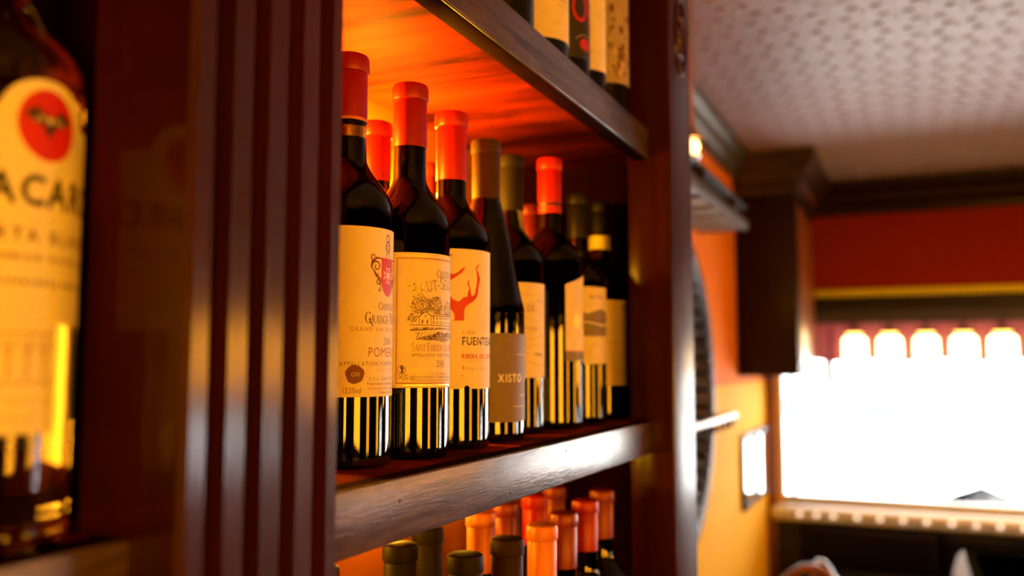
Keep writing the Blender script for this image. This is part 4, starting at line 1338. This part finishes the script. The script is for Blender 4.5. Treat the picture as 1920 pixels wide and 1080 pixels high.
# small tables and chairs in front of it
def cafe_table(x, y, label, top_m):
    t = thing('cafe_table', label, 'table', (x, y, ZF))
    box('table_top', (-.32, .32, -.32, .32, .73, .76), 'table_wood', t, .008)
    lathe('pedestal', [(0, .73), (.10, .73), (.04, .70), (.035, .08), (.05, .05), (0, .05)], 'iron', t, 24)
    lathe('foot', [(0, .06), (.10, .05), (.24, .02), (.25, 0), (0, 0)], 'iron', t, 32)
    return t
cafe_table(.48, 3.70, 'small dark square table with a white cloth by the window', None)
bm = bmesh.new()
N = 24
grid = {}
for i in range(N + 1):
    for j in range(N + 1):
        u, v = -.42 + .84 * i / N, -.42 + .84 * j / N
        ex, ey = max(0, abs(u) - .325), max(0, abs(v) - .325)
        d = math.hypot(ex, ey)
        cx_, cy_ = max(-.33, min(.33, u)), max(-.33, min(.33, v))
        zz = .770 - d * .95 
        grid[i, j] = bm.verts.new((cx_ + (u - cx_) * .25 + .006 * math.sin(9 * v) * (d > 0), cy_ + (v - cy_) * .25 + .006 * math.sin(11 * u) * (d > 0), zz))
for i in range(N):
    for j in range(N):
        bm.faces.new((grid[i, j], grid[i + 1, j], grid[i + 1, j + 1], grid[i, j + 1]))
bmesh.ops.solidify(bm, geom=bm.faces[:], thickness=-.0025)
o = from_bm('tablecloth', bm, 'white_cloth', None, True, 60)
o.location = (.48, 3.70, ZF)
tag(o, 'white cloth draped over the small table by the window', 'tablecloth')
def cafe_chair(x, y, rz, label):
    t = thing('bentwood_chair', label, 'chair', (x, y, ZF), 'bentwood chairs by the window', rz)
    lathe('seat', [(0, .44), (.18, .44), (.205, .445), (.205, .465), (.18, .475), (0, .472)], 'mid_wood', t, 32)
    for sx in (-1, 1):
        tube('leg', [(sx * .13, -.13, .445), (sx * .17, -.17, 0)], [.016, .012], 'mid_wood', t)
        tube('leg', [(sx * .13, .13, .445), (sx * .16, .20, 0)], [.016, .012], 'mid_wood', t)
    tube('backrest', [(-.18 * math.cos(a), .15 + .06 * math.sin(a), .45 + .44 * math.sin(a)) for a in [PI * k / 20 for k in range(21)]], .013, 'mid_wood', t)
    tube('back_loop', [(-.10 * math.cos(a), .15 + .05 * math.sin(a), .46 + .30 * math.sin(a)) for a in [PI * k / 16 for k in range(17)]], .010, 'mid_wood', t)
    return t
cafe_chair(-.08, 3.05, rad(115), 'bentwood chair with its back arch below the bright window')
cafe_chair(-.37, 3.08, rad(200), 'bentwood chair nearer the yellow wall, only its back arch showing')

# ------------------------------------------------------------------ amber glass lamps of the room (on the walls outside the picture)
def amber_lamp(loc, rz, wd, ht, label, glow='panel_glow', added_baffle=.30):
    t = thing('amber_wall_lamp', label, 'lamp', loc, 'amber glass wall lamps', rz)
    box('back_plate', (0, .02, -wd / 2 - .03, wd / 2 + .03, -ht / 2 - .03, ht / 2 + .03), 'dark_wood', t, .004)
    box('glass_panel', (.02, .045, -wd / 2, wd / 2, -ht / 2, ht / 2), glow, t, .004)
    box('added_baffle', (0, added_baffle, -wd / 2 - .05, wd / 2 + .05, ht / 2 + .031, ht / 2 + .045), 'black_paint', t, .003)  # unseen overhang added to keep lamp light off the ceiling
    for k in (-1, 1):
        box('frame_bar', (.02, .055, k * (wd / 2 + .015) - .015, k * (wd / 2 + .015) + .015, -ht / 2 - .03, ht / 2 + .03), 'dark_wood', t, .003)
        box('frame_bar', (.02, .055, -wd / 2, wd / 2, k * (ht / 2 + .015) - .015, k * (ht / 2 + .015) + .015), 'dark_wood', t, .003)
    return t
amber_lamp((XR, 4.28, -.04), PI, .66, .40, 'amber glass wall lamp nearest the window end of the room', 'panel_glow_far', .50)
amber_lamp((XR, 3.26, .04), PI, .90, .30, 'wide amber glass transom lamp over the low side window', 'panel_glow', .50)
amber_lamp((XR, 2.20, -.12), PI, .42, .50, 'amber glass wall lamp midway along the panelled wall', 'panel_glow_far', .50)
amber_lamp((XR, 0.70, -.08), PI, .34, .50, 'amber glass wall lamp facing the wine shelves')
amber_lamp((XR, -.75, -.08), PI, .85, .50, 'wide amber glass wall lamp behind the viewer on the panelled wall', 'panel_glow_wide')
amber_lamp((1.35, YB, -.08), PI / 2, .85, .50, 'wide amber glass wall lamp on the rear wall', 'panel_glow_wide')

# window portal guides daylight sampling
pd = bpy.data.lights.new('window_portal', 'AREA')
pd.shape = 'RECTANGLE'; pd.size = WX1 - WX0; pd.size_y = WZ1 - WZ0
pd.cycles.is_portal = True
po = bpy.data.objects.new('window_portal', pd)
COL.objects.link(po)
po.location = ((WX0 + WX1) / 2, YF + .135, (WZ0 + WZ1) / 2)
po.rotation_euler = (rad(-90), 0, 0)

pd2 = bpy.data.lights.new('side_window_portal', 'AREA')
pd2.shape = 'RECTANGLE'; pd2.size = VZ1 - VZ0; pd2.size_y = VY1 - VY0
pd2.cycles.is_portal = True
po2 = bpy.data.objects.new('side_window_portal', pd2)
COL.objects.link(po2)
po2.location = (XR + .115, (VY0 + VY1) / 2, (VZ0 + VZ1) / 2)
po2.rotation_euler = (0, rad(90), 0)

# ------------------------------------------------------------------ raise the whole scene so the floor is at z = 0
for o in list(sc.objects):
    if o.parent is None:
        o.location.z += EYE
